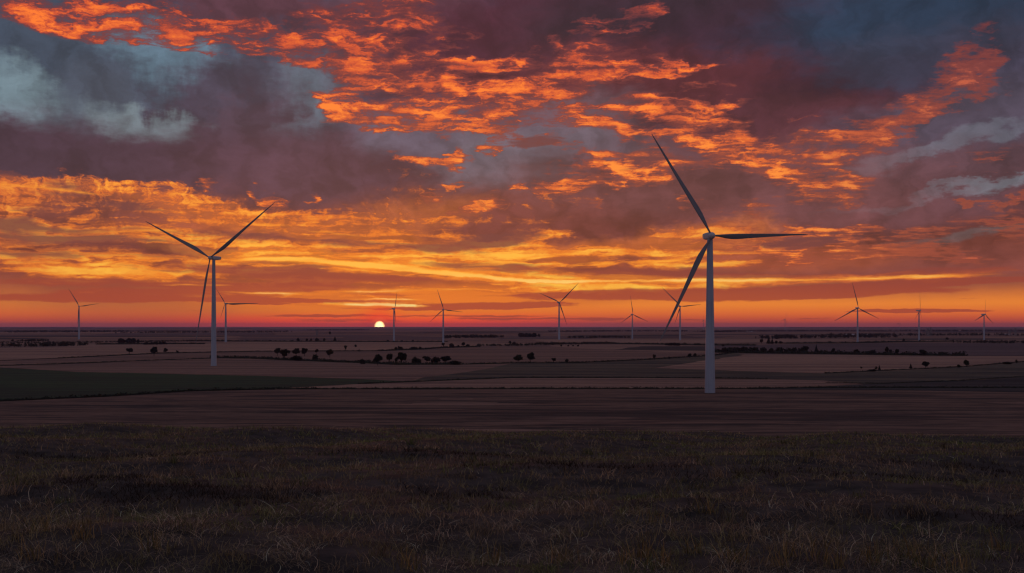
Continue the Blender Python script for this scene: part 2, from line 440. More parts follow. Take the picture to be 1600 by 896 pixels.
def blend(f, a, b):
    n = WT.nodes.new('ShaderNodeMixShader')
    W.put(n.inputs[0], f)
    WT.links.new(a, n.inputs[1])
    WT.links.new(b, n.inputs[2])
    return n.outputs[0]


XS = [-900, 300, 560, 820, 1080, 1340, 2500]
YS = [-900, 130, 240, 350, 430, 2000]


def halves(x0, x1, y0, y1):
    """The sky, cut into tiles so that each direction works out only the cloud near it."""
    if x1 - x0 == 1 and y1 - y0 == 1:
        return background(quarter((XS[x0], YS[y0], XS[x1], YS[y1])))
    if x1 - x0 >= y1 - y0:
        m = (x0 + x1) // 2
        f = W.math('GREATER_THAN', az, sky_at(XS[m], HZ)[0])
        return blend(f, halves(x0, m, y0, y1), halves(m, x1, y0, y1))
    m = (y0 + y1) // 2
    # a tile's rim follows a circle of equal elevation
    f = W.math('LESS_THAN', el, sky_at(800, YS[m])[1])
    return blend(f, halves(x0, x1, y0, m), halves(x0, x1, m, y1))


# --- behind the viewer and overhead: plain dusk, paler blue and mauve
dusk = W.ramp(W.smooth(dz, 0.0, 1.0, 0.0, 1.0, 'LINEAR'), [(0.0, srgb(104, 78, 76)), (0.12, srgb(142, 112, 104)), (0.35, srgb(114, 114, 134)), (1.0, srgb(74, 80, 106))])
dusk = W.vmath('SCALE', dusk, scale=W.smooth(W.noise(W.mapping(D, scale=(1, 1, 2.2)), 2.4, 6, 0.6, 0.4), 0.3, 0.7, 0.75, 1.2))
back = W.math('MAXIMUM', W.smooth(dy, 0.62, 0.1), W.smooth(dz, 0.34, 0.62))


dusk = W.mix(W.smooth(dz, -0.004, -0.03), dusk, srgb(46, 30, 36))
front = halves(0, len(XS) - 1, 0, len(YS) - 1)
clouds = blend(back, front, background(dusk))

nish = WT.nodes.new('ShaderNodeTexSky')
nish.sky_type = 'NISHITA'
nish.sun_disc = False
nish.sun_elevation = R(0.3)
nish.sun_rotation = SUN_AZ
nish.altitude = 100
nish.air_density = 1.2
nish.dust_density = 2.0
add = WT.nodes.new('ShaderNodeAddShader')
WT.links.new(background(nish.outputs[0], NISH), add.inputs[0])
WT.links.new(clouds, add.inputs[1])
wo = WT.nodes.new('ShaderNodeOutputWorld')
WT.links.new(add.outputs[0], wo.inputs[0])
world.cycles.sampling_method = 'MANUAL'
world.cycles.sample_map_resolution = 512
# ------------------------------------------------------------------ lamps
sun = bpy.data.lights.new('sun', 'SUN')
sun.energy = 0.16
sun.angle = R(0.5)
sun.color = (1.0, 0.26, 0.08)
suno = bpy.data.objects.new('sun', sun)
SUN_EL = R(0.3)
suno.rotation_euler = Vector((-math.sin(SUN_AZ) * math.cos(SUN_EL), -math.cos(SUN_AZ) * math.cos(SUN_EL), -math.sin(SUN_EL))).to_track_quat('-Z', 'Y').to_euler()
suno.location = (0, 0, 300)
COL.objects.link(suno)

# ------------------------------------------------------------------ small builders
rng = np.random.default_rng(11)
random.seed(5)


def mesh_of(name, verts, faces, mat=None, smooth=False):
    m = bpy.data.meshes.new(name)
    m.from_pydata([tuple(v) for v in verts], [], [tuple(f) for f in faces])
    m.update()
    if mat:
        m.materials.append(mat)
    if smooth:
        m.polygons.foreach_set('use_smooth', [True] * len(m.polygons))
    return m


def quads_mesh(name, v, n_per, quads, mat, colours=None, cname='blade_colour'):
    """Fast mesh: v is (count, n_per, 3); quads are index tuples inside one item."""
    cnt = v.shape[0]
    q = np.asarray(quads, dtype=np.int32)
    idx = (np.arange(cnt, dtype=np.int32)[:, None, None] * n_per + q[None]).reshape(-1)
    k = q.shape[1]
    nf = cnt * q.shape[0]
    m = bpy.data.meshes.new(name)
    m.vertices.add(cnt * n_per)
    m.vertices.foreach_set('co', v.reshape(-1).astype(np.float32))
    m.loops.add(nf * k)
    m.loops.foreach_set('vertex_index', idx)
    m.polygons.add(nf)
    m.polygons.foreach_set('loop_start', np.arange(nf, dtype=np.int32) * k)
    m.polygons.foreach_set('loop_total', np.full(nf, k, dtype=np.int32))
    m.update()
    if colours is not None:
        a = m.attributes.new(cname, 'FLOAT_COLOR', 'POINT')
        c = np.ones((cnt, n_per, 4), dtype=np.float32)
        c[:, :, :3] = colours[:, None, :]
        a.data.foreach_set('color', c.reshape(-1))
    m.materials.append(mat)
    return m


def link(name, mesh, parent=None, loc=(0, 0, 0)):
    o = bpy.data.objects.new(name, mesh)
    o.location = loc
    COL.objects.link(o)
    if parent:
        o.parent = parent
    return o


def tag(o, label=None, category=None, group=None, kind=None):
    for k, v in (('label', label), ('category', category), ('group', group), ('kind', kind)):
        if v:
            o[k] = v
    return o


def waves(x, y, scale, seed, n=7):
    """Smooth value noise in about -1..1 from a few turned sine waves."""
    r = np.random.default_rng(seed)
    s = np.zeros_like(x, dtype=np.float64)
    for _ in range(n):
        a, ph, f = r.uniform(0, 2 * np.pi), r.uniform(0, 2 * np.pi), r.uniform(0.6, 1.7) / scale
        s += np.sin(2 * np.pi * f * (x * np.cos(a) + y * np.sin(a)) + ph)
    return s / n * 1.6


# ------------------------------------------------------------------ materials
def material(name):
    m = bpy.data.materials.new(name)
    m.use_nodes = True
    t = m.node_tree
    b = t.nodes['Principled BSDF']
    b.inputs['Specular IOR Level'].default_value = 0.15
    b.inputs['Roughness'].default_value = 0.9
    return m, Net(t), b


def position(net):
    return net.t.nodes.new('ShaderNodeNewGeometry').outputs['Position']


def field_material(name, base, dark, length=160.0, width=11.0, turn=0.0, amount=1.0, patch=220.0, rough=0.62):
    """Crop or stubble: drilled rows as long thin streaks, larger uneven patches, their dark also painting shade of rolling ground."""
    m, n, b = material(name)
    p = position(n)
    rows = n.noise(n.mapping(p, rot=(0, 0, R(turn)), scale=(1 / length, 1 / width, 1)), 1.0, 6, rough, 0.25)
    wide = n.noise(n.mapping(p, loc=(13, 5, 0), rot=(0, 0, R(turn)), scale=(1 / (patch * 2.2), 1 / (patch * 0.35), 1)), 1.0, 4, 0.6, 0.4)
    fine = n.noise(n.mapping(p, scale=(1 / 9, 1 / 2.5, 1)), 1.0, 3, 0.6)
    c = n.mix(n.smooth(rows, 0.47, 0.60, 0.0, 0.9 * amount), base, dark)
    c = n.mix(n.smooth(wide, 0.50, 0.62, 0.0, 0.8 * amount), c, dark)  # dark bands stand in for shade on undulating ground
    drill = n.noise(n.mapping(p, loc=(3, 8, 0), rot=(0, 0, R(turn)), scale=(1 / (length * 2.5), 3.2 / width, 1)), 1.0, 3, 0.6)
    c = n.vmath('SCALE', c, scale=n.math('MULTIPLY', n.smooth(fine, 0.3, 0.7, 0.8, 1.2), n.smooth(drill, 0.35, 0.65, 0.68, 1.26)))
    n.put(b.inputs['Base Color'], c)
    return m


def plain_material(name, c1, c2, scale, detail=5, rough=0.9):
    m, n, b = material(name)
    p = position(n)
    c = n.mix(n.smooth(n.noise(n.mapping(p, scale=(scale,) * 3), 1.0, detail, 0.6), 0.35, 0.65), c1, c2)
    n.put(b.inputs['Base Color'], c)
    b.inputs['Roughness'].default_value = rough
    return m


def leaf_material(name, c1, c2, scale):
    m, n, b = material(name)
    oi = n.t.nodes.new('ShaderNodeObjectInfo')
    tc_ = n.t.nodes.new('ShaderNodeTexCoord')
    nz = n.noise(n.mapping(tc_.outputs['Object'], scale=(scale,) * 3), 1.0, 3, 0.6)
    f = n.math('ADD', n.math('MULTIPLY', nz, 0.8), n.math('MULTIPLY', oi.outputs['Random'], 0.2))
    n.put(b.inputs['Base Color'], n.mix(n.smooth(f, 0.35, 0.65), c1, c2))
    return m


def blade_material(name):
    m, n, b = material(name)
    at = n.t.nodes.new('ShaderNodeAttribute')
    at.attribute_name = 'blade_colour'
    d = n.t.nodes.new('ShaderNodeBsdfDiffuse')
    tr = n.t.nodes.new('ShaderNodeBsdfTranslucent')
    mx = n.t.nodes.new('ShaderNodeMixShader')
    mx.inputs[0].default_value = 0.22
    n.put(d.inputs[0], at.outputs['Color'])
    n.put(tr.inputs[0], at.outputs['Color'])
    n.t.links.new(d.outputs[0], mx.inputs[1])
    n.t.links.new(tr.outputs[0], mx.inputs[2])
    n.t.links.new(mx.outputs[0], n.t.nodes['Material Output'].inputs[0])
    return m


TAN = (0.44, 0.23, 0.145, 1)
TAN2 = (0.29, 0.15, 0.097, 1)
BROWN = (0.17, 0.088, 0.064, 1)
DARK = (0.06, 0.04, 0.034, 1)
MEADOW = (0.14, 0.10, 0.06, 1)
GREEN = (0.033, 0.064, 0.021, 1)
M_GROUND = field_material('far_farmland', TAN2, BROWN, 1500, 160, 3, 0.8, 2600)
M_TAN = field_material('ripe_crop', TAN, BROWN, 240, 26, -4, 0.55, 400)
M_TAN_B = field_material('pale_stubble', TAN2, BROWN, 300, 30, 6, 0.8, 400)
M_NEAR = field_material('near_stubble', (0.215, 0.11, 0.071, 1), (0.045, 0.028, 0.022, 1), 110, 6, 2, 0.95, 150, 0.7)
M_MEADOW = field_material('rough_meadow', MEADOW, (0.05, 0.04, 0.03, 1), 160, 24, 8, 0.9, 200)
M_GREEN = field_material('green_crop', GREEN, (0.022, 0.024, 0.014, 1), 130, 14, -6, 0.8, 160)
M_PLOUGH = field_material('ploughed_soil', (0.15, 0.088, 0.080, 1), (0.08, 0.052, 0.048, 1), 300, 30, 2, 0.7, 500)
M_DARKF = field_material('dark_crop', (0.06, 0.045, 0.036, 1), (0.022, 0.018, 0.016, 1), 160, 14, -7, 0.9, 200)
M_SOIL = plain_material('turf_soil', (0.03, 0.022, 0.018, 1), (0.09, 0.062, 0.048, 1), 1.6)
M_HEDGE = leaf_material('hedge_leaf', (0.018, 0.019, 0.011, 1), (0.035, 0.034, 0.02, 1), 0.4)
M_LEAF = leaf_material('tree_leaf', (0.016, 0.018, 0.010, 1), (0.038, 0.04, 0.02, 1), 5.0)
M_NEEDLE = leaf_material('needle_leaf', (0.012, 0.015, 0.010, 1), (0.028, 0.032, 0.018, 1), 5.0)
M_BARK = plain_material('bark', (0.03, 0.022, 0.018, 1), (0.055, 0.042, 0.034, 1), 2.0)
M_BLADE = blade_material('grass_blade')
# ------------------------------------------------------------------ the plain: one sheet to the horizon, fields laid on it
FAR = 60000.0
ys = [-9000, -2000, 0, 300, 700, 1500, 3000, 6000, 12000, 25000, FAR]
xs = [-FAR, -20000, -6000, -2000, -600, 0, 600, 2000, 6000, 20000, FAR]
gv = [(x, y, 0) for y in ys for x in xs]
gf = [(j * 11 + i, j * 11 + i + 1, (j + 1) * 11 + i + 1, (j + 1) * 11 + i) for j in range(10) for i in range(10)]
tag(link('ground', mesh_of('ground', gv, gf, M_GROUND)), 'wide flat farmland plain reaching the horizon', None, None, 'structure')

FIELD_BOXES = []


def field(name, mat, poly, label):
    """A field: crop of real height standing on the plain, its rim given by what the photograph shows."""
    # crops of different height: fields that lap over each other never share a level
    bx = (min(p[0] for p in poly), min(p[1] for p in poly) - 0.6, max(p[0] for p in poly), max(p[1] for p in poly) + 0.6)
    taken = {l for b, l in FIELD_BOXES if b[0] < bx[2] and b[2] > bx[0] and b[1] < bx[3] and b[3] > bx[1]}
    level = next(l for l in range(99) if l not in taken)
    FIELD_BOXES.append((bx, level))
    h = 0.06 + level * 0.055 * max(1.0, EYE * FPX / (bx[3] - HZ) / 1500)
    # points along the rim, softened a little so that no edge runs ruler-straight
    rim = []
    poly = [(x + 800 if x >= 1690 else (x - 800 if x <= -290 else x), y) for x, y in poly]      # on past the edges of the view
    for (x0, y0), (x1, y1) in zip(poly, poly[1:] + poly[:1]):
        a, b = pt(x0, y0, h), pt(x1, y1, h)
        k = max(1, min(24, int((b - a).length / 60)))
        for i in range(k):
            p = a.lerp(b, i / k)
            if i:
                w = p.y * 0.0035
                p = p + Vector((random.uniform(-w, w), random.uniform(-w, w) * 0.6, 0))
            rim.append(p)
    n = len(rim)
    v = [p for p in rim] + [(p.x, p.y, -0.5) for p in rim]
    f = [tuple(range(n))] + [(i, (i + 1) % n, n + (i + 1) % n, n + i) for i in range(n)]
    m = mesh_of(name, v, f, mat)
    # keep normals up
    if m.polygons[0].normal.z < 0:
        m.flip_normals()
    return tag(link(name, m), label, None, None, 'structure')


# far strips first, then the nearer, larger fields
FARF = [
    (M_PLOUGH, [(-300, 512.6), (420, 512.4), (420, 514.0), (-300, 514.4)]),
    (M_DARKF, [(-300, 515.2), (80, 514.6), (150, 517.2), (60, 519.0), (-300, 519.6)]),
    (M_DARKF, [(90, 514.8), (210, 514.2), (300, 516.6), (160, 518.6)]),
    (M_TAN, [(-300, 520.2), (160, 519.4), (330, 520.6), (-300, 522.4)]),
    (M_PLOUGH, [(180, 521.0), (420, 519.8), (430, 523.4), (120, 525.4)]),
    (M_PLOUGH, [(-300, 524.2), (110, 523.4), (300, 526.4), (-300, 528.6)]),
    (M_TAN_B, [(-300, 529.0), (260, 527.2), (420, 527.8), (300, 531.6), (-300, 533.0)]),
    (M_PLOUGH, [(400, 514.6), (720, 513.6), (760, 516.0), (400, 517.6)]),
    (M_PLOUGH, [(380, 525.0), (560, 523.6), (700, 527.0), (690, 531.0), (370, 532.4)]),
    (M_DARKF, [(640, 518.6), (800, 517.4), (860, 519.0), (700, 520.4)]),
    (M_TAN_B, [(720, 523.8), (900, 522.0), (1100, 526.0), (1090, 530.4), (740, 529.6)]),
    (M_DARKF, [(900, 524.4), (1060, 523.0), (1100, 528.4), (960, 528.6), (880, 527.4)]),
    (M_TAN, [(830, 530.6), (1110, 531.0), (1330, 530.4), (1330, 532.4), (1100, 536.6), (860, 535.6)]),
    (M_TAN, [(400, 534.2), (700, 534.6), (840, 537.0), (690, 542.0), (590, 547.5), (400, 548.2), (250, 551), (90, 559.5), (-40, 563), (-300, 566), (-300, 545), (0, 543.6), (110, 541.4), (112, 537.8), (320, 537.2)]),
    (M_PLOUGH, [(1120, 515.2), (1300, 514.2), (1700, 515.6), (1700, 518.8), (1100, 518.4)]),
    (M_TAN_B, [(1100, 520.0), (1230, 518.8), (1260, 523.0), (1110, 526.8)]),
    (M_TAN_B, [(1330, 524.8), (1700, 524.0), (1700, 529.6), (1240, 531.4), (1240, 528.6)]),
    (M_TAN, [(860, 540), (960, 539.2), (1110, 540.4), (1180, 539.6), (1120, 545), (1110, 551.5), (1060, 552), (960, 548), (860, 541)]),
]
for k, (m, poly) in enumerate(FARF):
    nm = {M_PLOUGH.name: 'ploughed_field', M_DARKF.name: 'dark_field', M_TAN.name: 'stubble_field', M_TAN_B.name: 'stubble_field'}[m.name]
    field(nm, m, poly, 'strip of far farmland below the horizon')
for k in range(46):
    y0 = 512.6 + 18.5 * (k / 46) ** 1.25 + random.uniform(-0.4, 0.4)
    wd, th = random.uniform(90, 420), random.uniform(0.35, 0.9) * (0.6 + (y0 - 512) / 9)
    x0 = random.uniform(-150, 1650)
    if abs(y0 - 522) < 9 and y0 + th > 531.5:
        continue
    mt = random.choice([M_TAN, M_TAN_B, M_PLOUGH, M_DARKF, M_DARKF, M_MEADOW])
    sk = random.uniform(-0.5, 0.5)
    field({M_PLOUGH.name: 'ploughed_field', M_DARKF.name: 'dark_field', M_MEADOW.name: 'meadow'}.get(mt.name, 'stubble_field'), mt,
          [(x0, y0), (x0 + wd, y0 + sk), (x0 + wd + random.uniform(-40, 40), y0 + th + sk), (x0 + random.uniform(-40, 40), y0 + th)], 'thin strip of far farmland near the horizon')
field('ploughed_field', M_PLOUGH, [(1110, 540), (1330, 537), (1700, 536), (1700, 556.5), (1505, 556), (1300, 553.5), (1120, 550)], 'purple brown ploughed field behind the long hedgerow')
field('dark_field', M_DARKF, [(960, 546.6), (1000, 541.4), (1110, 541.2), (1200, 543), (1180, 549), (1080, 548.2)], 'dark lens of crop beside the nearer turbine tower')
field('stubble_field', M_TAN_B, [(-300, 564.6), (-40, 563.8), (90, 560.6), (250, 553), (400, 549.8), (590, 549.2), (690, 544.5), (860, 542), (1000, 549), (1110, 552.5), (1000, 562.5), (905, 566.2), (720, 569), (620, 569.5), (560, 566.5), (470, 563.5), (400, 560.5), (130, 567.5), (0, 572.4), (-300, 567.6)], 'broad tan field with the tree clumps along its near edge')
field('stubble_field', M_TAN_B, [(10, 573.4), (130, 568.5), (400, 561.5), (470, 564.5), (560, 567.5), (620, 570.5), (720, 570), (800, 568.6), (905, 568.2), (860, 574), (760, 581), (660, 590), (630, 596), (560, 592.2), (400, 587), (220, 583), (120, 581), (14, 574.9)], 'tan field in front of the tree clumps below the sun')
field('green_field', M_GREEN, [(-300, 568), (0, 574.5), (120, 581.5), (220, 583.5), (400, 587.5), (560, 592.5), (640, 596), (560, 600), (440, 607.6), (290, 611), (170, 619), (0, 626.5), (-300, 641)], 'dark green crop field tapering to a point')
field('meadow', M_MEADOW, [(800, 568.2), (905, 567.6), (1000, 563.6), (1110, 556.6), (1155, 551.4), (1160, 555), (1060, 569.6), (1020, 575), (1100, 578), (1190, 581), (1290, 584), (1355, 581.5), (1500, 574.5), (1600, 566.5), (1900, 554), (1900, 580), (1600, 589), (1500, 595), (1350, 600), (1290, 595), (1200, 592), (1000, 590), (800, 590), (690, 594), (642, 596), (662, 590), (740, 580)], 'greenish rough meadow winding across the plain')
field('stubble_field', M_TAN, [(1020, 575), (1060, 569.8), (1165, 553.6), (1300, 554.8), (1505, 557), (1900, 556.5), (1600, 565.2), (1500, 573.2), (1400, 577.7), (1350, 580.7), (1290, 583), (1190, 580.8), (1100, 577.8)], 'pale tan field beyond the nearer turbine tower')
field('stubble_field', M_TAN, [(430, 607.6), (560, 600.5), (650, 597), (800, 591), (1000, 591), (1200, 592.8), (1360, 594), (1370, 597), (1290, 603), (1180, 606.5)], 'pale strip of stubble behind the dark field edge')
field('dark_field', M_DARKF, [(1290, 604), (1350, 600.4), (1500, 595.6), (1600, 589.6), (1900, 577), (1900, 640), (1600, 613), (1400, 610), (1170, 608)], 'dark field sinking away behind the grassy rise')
NEAR_RIM = ([(-300, 642), (0, 628), (170, 620.2), (290, 612.4), (440, 608.8), (700, 608.6), (1170, 609), (1400, 611), (1600, 614), (1900, 642)])


# the nearest stubble field rolls in long low swells
def swell(x, y):
    return 0.62 * waves(x * 0.22, y, 52.0, 61, 6) + 0.30 * waves(x * 0.16, y, 21.0, 62, 6) + 0.10 * waves(x * 0.12, y, 8.0, 63, 6)


nxs = np.linspace(-1100, 2700, 221)
top_y = np.interp(nxs, [p[0] for p in NEAR_RIM], [p[1] for p in NEAR_RIM])
fr_ = np.linspace(0, 1, 150) ** 1.15
sv = []
for f_ in fr_:
    py_ = top_y + (775 - top_y) * f_
    dd = (EYE - 0.3) * FPX / (py_ - HZ)
    xx, yy_ = (nxs - 800) / FPX * dd, dd
    fade = min(1.0, f_ / 0.05) * np.clip(np.hypot(xx - 112, yy_ - 618) / 30 - 0.4, 0, 1)
    sv.append(np.stack([xx, yy_, 0.55 + swell(xx, yy_) * fade - 0.25 * (1 - min(1.0, f_ / 0.03))], -1))
sv = np.array(sv)
sq = [(j * 221 + i, j * 221 + i + 1, (j + 1) * 221 + i + 1, (j + 1) * 221 + i) for j in range(149) for i in range(220)]
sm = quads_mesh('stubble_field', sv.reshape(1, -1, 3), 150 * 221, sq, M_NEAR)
if sm.polygons[0].normal.z < 0:
    sm.flip_normals()
sm.polygons.foreach_set('use_smooth', [True] * len(sm.polygons))
tag(link('stubble_field', sm), 'near rolling brown stubble field behind the grassy rise', None, None, 'structure')

# ------------------------------------------------------------------ the grassy rise the viewer stands on
def rise(x, y):
    """Height of the rise (arrays), before it sinks under the plain."""
    x = np.asarray(x, float)
    y = np.asarray(y, float)
    yy = np.maximum(y, 0.0)
    drop = 1.846 + 0.0311 * yy + 0.000513 * yy ** 2 + 0.02 * np.minimum(y, 0) * -1
    drop = drop + 0.42 * (yy / 60) ** 2
    drop = drop + 0.013 * x * np.clip(yy / 60, 0, 1.3)
    far = np.clip(1 - yy / 110.0, 0.15, 1)
    z = EYE - drop
    z = z + far * (0.10 * waves(x, y, 7.0, 1) + 0.05 * waves(x, y, 2.6, 2) + 0.025 * waves(x, y, 1.1, 3)) + 0.34 * waves(x, y, 17.0, 4) * np.clip((yy - 14) / 30, 0, 1)
    side = np.clip((np.abs(x) - 70) / 150, 0, None)
    return z - 26 * side ** 2


def grid_axis(*spans):
    out = []
    for a, b, st in spans:
        out += list(np.arange(a, b, st))
    return np.array(out + [spans[-1][1]])


gy = grid_axis((-60, 2, 4), (2, 30, 0.3), (30, 75, 0.75), (75, 130, 3), (130, 320, 10))
gx = grid_axis((-330, -60, 12), (-60, -20, 1.6), (-20, 20, 0.4), (20, 60, 1.6), (60, 330, 12))
GX, GY = np.meshgrid(gx, gy)
GZ = np.maximum(rise(GX, GY), -0.9)
GZ[0, :] = -0.9
GZ[:, 0] = -0.9
GZ[:, -1] = -0.9
gv = np.stack([GX, GY, GZ], -1).reshape(1, -1, 3)
nx, ny = len(gx), len(gy)
gi = [(j * nx + i, j * nx + i + 1, (j + 1) * nx + i + 1, (j + 1) * nx + i) for j in range(ny - 1) for i in range(nx - 1)]
hm = quads_mesh('hillside', gv, nx * ny, gi, M_SOIL)
hm.polygons.foreach_set('use_smooth', [True] * len(hm.polygons))
tag(link('hillside', hm), 'grassy rise in the front of the view', None, None, 'structure')


# ------------------------------------------------------------------ grass: short turf, long dry straw, dark withered growth painting shaded dips
def patch_mask(x, y, spots):
    m = np.zeros_like(x)
    x = x + 0.9 * waves(x, y, 2.2, 51) + 0.35 * waves(x, y, 0.8, 52)
    y = y + 0.9 * waves(x, y, 2.4, 53) + 0.35 * waves(x, y, 0.9, 54)
    for cx, cy, rx, ry in spots:
        d = ((x - cx) / rx) ** 2 + ((y - cy) / ry) ** 2
        m = np.maximum(m, np.clip(1.3 - d, 0, 1))
    return m


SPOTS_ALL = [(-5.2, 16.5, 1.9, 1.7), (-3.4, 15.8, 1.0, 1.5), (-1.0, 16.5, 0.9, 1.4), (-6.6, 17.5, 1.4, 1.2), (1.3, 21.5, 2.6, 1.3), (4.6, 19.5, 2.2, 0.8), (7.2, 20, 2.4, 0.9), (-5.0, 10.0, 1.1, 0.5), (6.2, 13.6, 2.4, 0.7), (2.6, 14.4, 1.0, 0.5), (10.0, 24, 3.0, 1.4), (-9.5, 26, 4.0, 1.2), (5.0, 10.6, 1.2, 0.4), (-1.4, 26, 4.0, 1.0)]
DARK_SPOTS = [(a, b, c * 0.8, d * 0.8) for a, b, c, d in SPOTS_ALL]  # patches coloured dark as if the grass dipped into shade
BARE = [(5.6, 16.6, 2.4, 0.55), (7.6, 16.0, 1.8, 0.5)]


def spread(n, y0, y1, power=1.0):
    """Scatter that thins with distance as 1/y^power across the viewed wedge."""
    u = rng.random(n)
    if power == 1.0:
        y = y0 * (y1 / y0) ** u
    else:
        k = 1 - power
        y = (y0 ** k + u * (y1 ** k - y0 ** k)) ** (1 / k)
    x = (rng.random(n) * 2 - 1) * (0.60 * y + 4.0)
    return x, y


def blades(x, y, height, width, lean, curl, nseg=3):
    """Curved tapering blades standing on the rise; lean is how far the tip reaches, curl how it droops."""
    n = len(x)
    z = rise(x, y)
    az = rng.random(n) * 2 * np.pi
    face = az + np.pi / 2 + rng.normal(0, 0.5, n)
    dx, dy = np.cos(az), np.sin(az)
    sx_, sy_ = np.cos(face) * width / 2, np.sin(face) * width / 2
    v = np.zeros((n, 2 * (nseg + 1), 3), np.float32)
    side = rng.normal(0, 0.12, n) * np.maximum(height, lean)
    for k in range(nseg + 1):
        t = k / nseg
        w = (1 - t) ** 0.7 * (1 - 0.1 * t) + 0.06
        r = lean * (t ** 1.6)
        up = height * (t - curl * t ** 2.4)
        bend = side * np.sin(t * 2.6)
        cx = x + dx * r - dy * bend
        cy = y + dy * r + dx * bend
        cz = z + np.maximum(up, 0.006 + 0.01 * t) - 0.012 * (k == 0)
        v[:, 2 * k, 0], v[:, 2 * k, 1], v[:, 2 * k, 2] = cx - sx_ * w, cy - sy_ * w, cz
        v[:, 2 * k + 1, 0], v[:, 2 * k + 1, 1], v[:, 2 * k + 1, 2] = cx + sx_ * w, cy + sy_ * w, cz
    return v


def quads_of(nseg):
    return [(2 * k, 2 * k + 1, 2 * k + 3, 2 * k + 2) for k in range(nseg)]


def blend_colours(fr, *cols):
    """Mix of colours by weights (n, k), with a little scatter."""
    c = fr @ np.array(cols)
    return np.clip(c * rng.uniform(0.4, 1.6, (len(c), 1)), 0.004, 0.8)


# short turf
x, y = spread(270000, 4.0, 82.0, 1.0)
clump = waves(x, y, 1.4, 21) + 0.7 * waves(x, y, 0.5, 22)
keep = (rng.random(len(x)) < np.clip(0.55 + 0.6 * clump, 0.05, 1)) & (patch_mask(x, y, BARE) < 0.5)
x, y, clump = x[keep], y[keep], clump[keep]
tall = 0.5 + 0.5 * waves(x, y, 4.0, 23)
h = (0.07 + 0.08 * np.clip(tall, 0, 1) + 0.05 * np.clip(clump, 0, 1)) * rng.uniform(0.5, 1.5, len(x)) * np.clip(0.9 + y / 200, 0.8, 1.3) * np.clip((84 - y) / 30, 0.3, 1) * (1 + 0.5 * np.clip(waves(x, y, 2.5, 28), -0.5, 1) * (y > 35))
w = np.maximum(0.0045, y * 0.00052) * rng.uniform(0.7, 1.4, len(x))
v = blades(x, y, h, w, h * rng.uniform(0.2, 1.9, len(x)), rng.uniform(0.1, 0.75, len(x)))
g = np.clip(0.42 + 0.5 * waves(x, y, 6.0, 24) + 0.35 * waves(x, y, 1.7, 25) + 0.20 * (y > 30), 0, 1)
g = g * np.clip((75 - y) / 25, 0.35, 1)
br = np.clip(0.45 + 0.5 * waves(x, y, 3.1, 26) + np.clip((y - 45) / 40, 0, 0.5), 0, 1)
dk = np.clip(patch_mask(x, y, DARK_SPOTS), 0, 1)  # turf blades tinted dark there too, as painted shade
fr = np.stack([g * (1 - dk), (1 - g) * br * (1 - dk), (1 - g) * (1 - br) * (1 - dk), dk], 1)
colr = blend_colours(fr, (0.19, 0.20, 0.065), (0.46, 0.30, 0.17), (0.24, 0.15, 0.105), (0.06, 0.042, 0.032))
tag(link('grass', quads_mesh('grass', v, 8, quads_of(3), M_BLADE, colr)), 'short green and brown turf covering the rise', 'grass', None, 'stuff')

# long dry straw, mostly lying over
x, y = spread(145000, 4.0, 60.0, 1.4)
cl = waves(x, y, 2.2, 31) + 0.8 * waves(x, y, 0.8, 32)
zone = np.clip((19 - y) / 6, 0.16, 1)
keep = (rng.random(len(x)) < np.clip(0.30 + 0.85 * cl, 0.02, 1) * zone) & (patch_mask(x, y, DARK_SPOTS) < 0.5) & (patch_mask(x, y, BARE) < 0.4)
x, y = x[keep], y[keep]
L = rng.uniform(0.14, 0.42, len(x))
w = np.maximum(0.0045, y * 0.00048) * rng.uniform(0.6, 1.3, len(x))
v = blades(x, y, L * rng.uniform(0.12, 0.7, len(x)) * np.clip(0.9 + 0.6 * waves(x, y, 1.6, 33), 0.5, 1.6), w, L * rng.uniform(0.5, 1.2, len(x)), rng.uniform(0.3, 1.0, len(x)), 5)
s = rng.random(len(x))
fr = np.stack([np.clip(s * 1.6 - 0.6, 0, 1), 1 - np.clip(s * 1.6 - 0.6, 0, 1)], 1)
colr = blend_colours(fr, (0.80, 0.58, 0.38), (0.44, 0.29, 0.18))
tag(link('dry_straw', quads_mesh('dry_straw', v, 12, quads_of(5), M_BLADE, colr)), 'long bent dry straw lying over the nearest turf', 'straw', None, 'stuff')

# rank clumps standing out of the turf
cx_, cy_ = spread(420, 5.0, 40.0, 1.3)
cn = rng.integers(14, 46, len(cx_))
x = np.repeat(cx_, cn) + rng.normal(0, 0.09, cn.sum()) * np.repeat(rng.uniform(0.6, 1.8, len(cx_)), cn)
y = np.repeat(cy_, cn) + rng.normal(0, 0.09, cn.sum()) * np.repeat(rng.uniform(0.6, 1.8, len(cx_)), cn)
h = np.repeat(rng.uniform(0.10, 0.30, len(cx_)), cn) * rng.uniform(0.5, 1.15, cn.sum())
v = blades(x, y, h, np.maximum(0.0048, y * 0.00055) * rng.uniform(0.7, 1.4, len(x)), h * rng.uniform(0.15, 1.0, len(x)), rng.uniform(0.05, 0.6, len(x)), 5)
tone = np.repeat(rng.random(len(cx_)), cn) * 0.8 + rng.random(len(x)) * 0.2
colr = blend_colours(np.stack([np.clip(2 * tone - 1, 0, 1), 1 - np.abs(2 * tone - 1), np.clip(1 - 2 * tone, 0, 1)], 1), (0.50, 0.34, 0.20), (0.20, 0.135, 0.085), (0.11, 0.135, 0.045))
tag(link('grass_clumps', quads_mesh('grass_clumps', v, 12, quads_of(5), M_BLADE, colr)), 'rank clumps of grass standing out of the turf', 'grass', None, 'stuff')

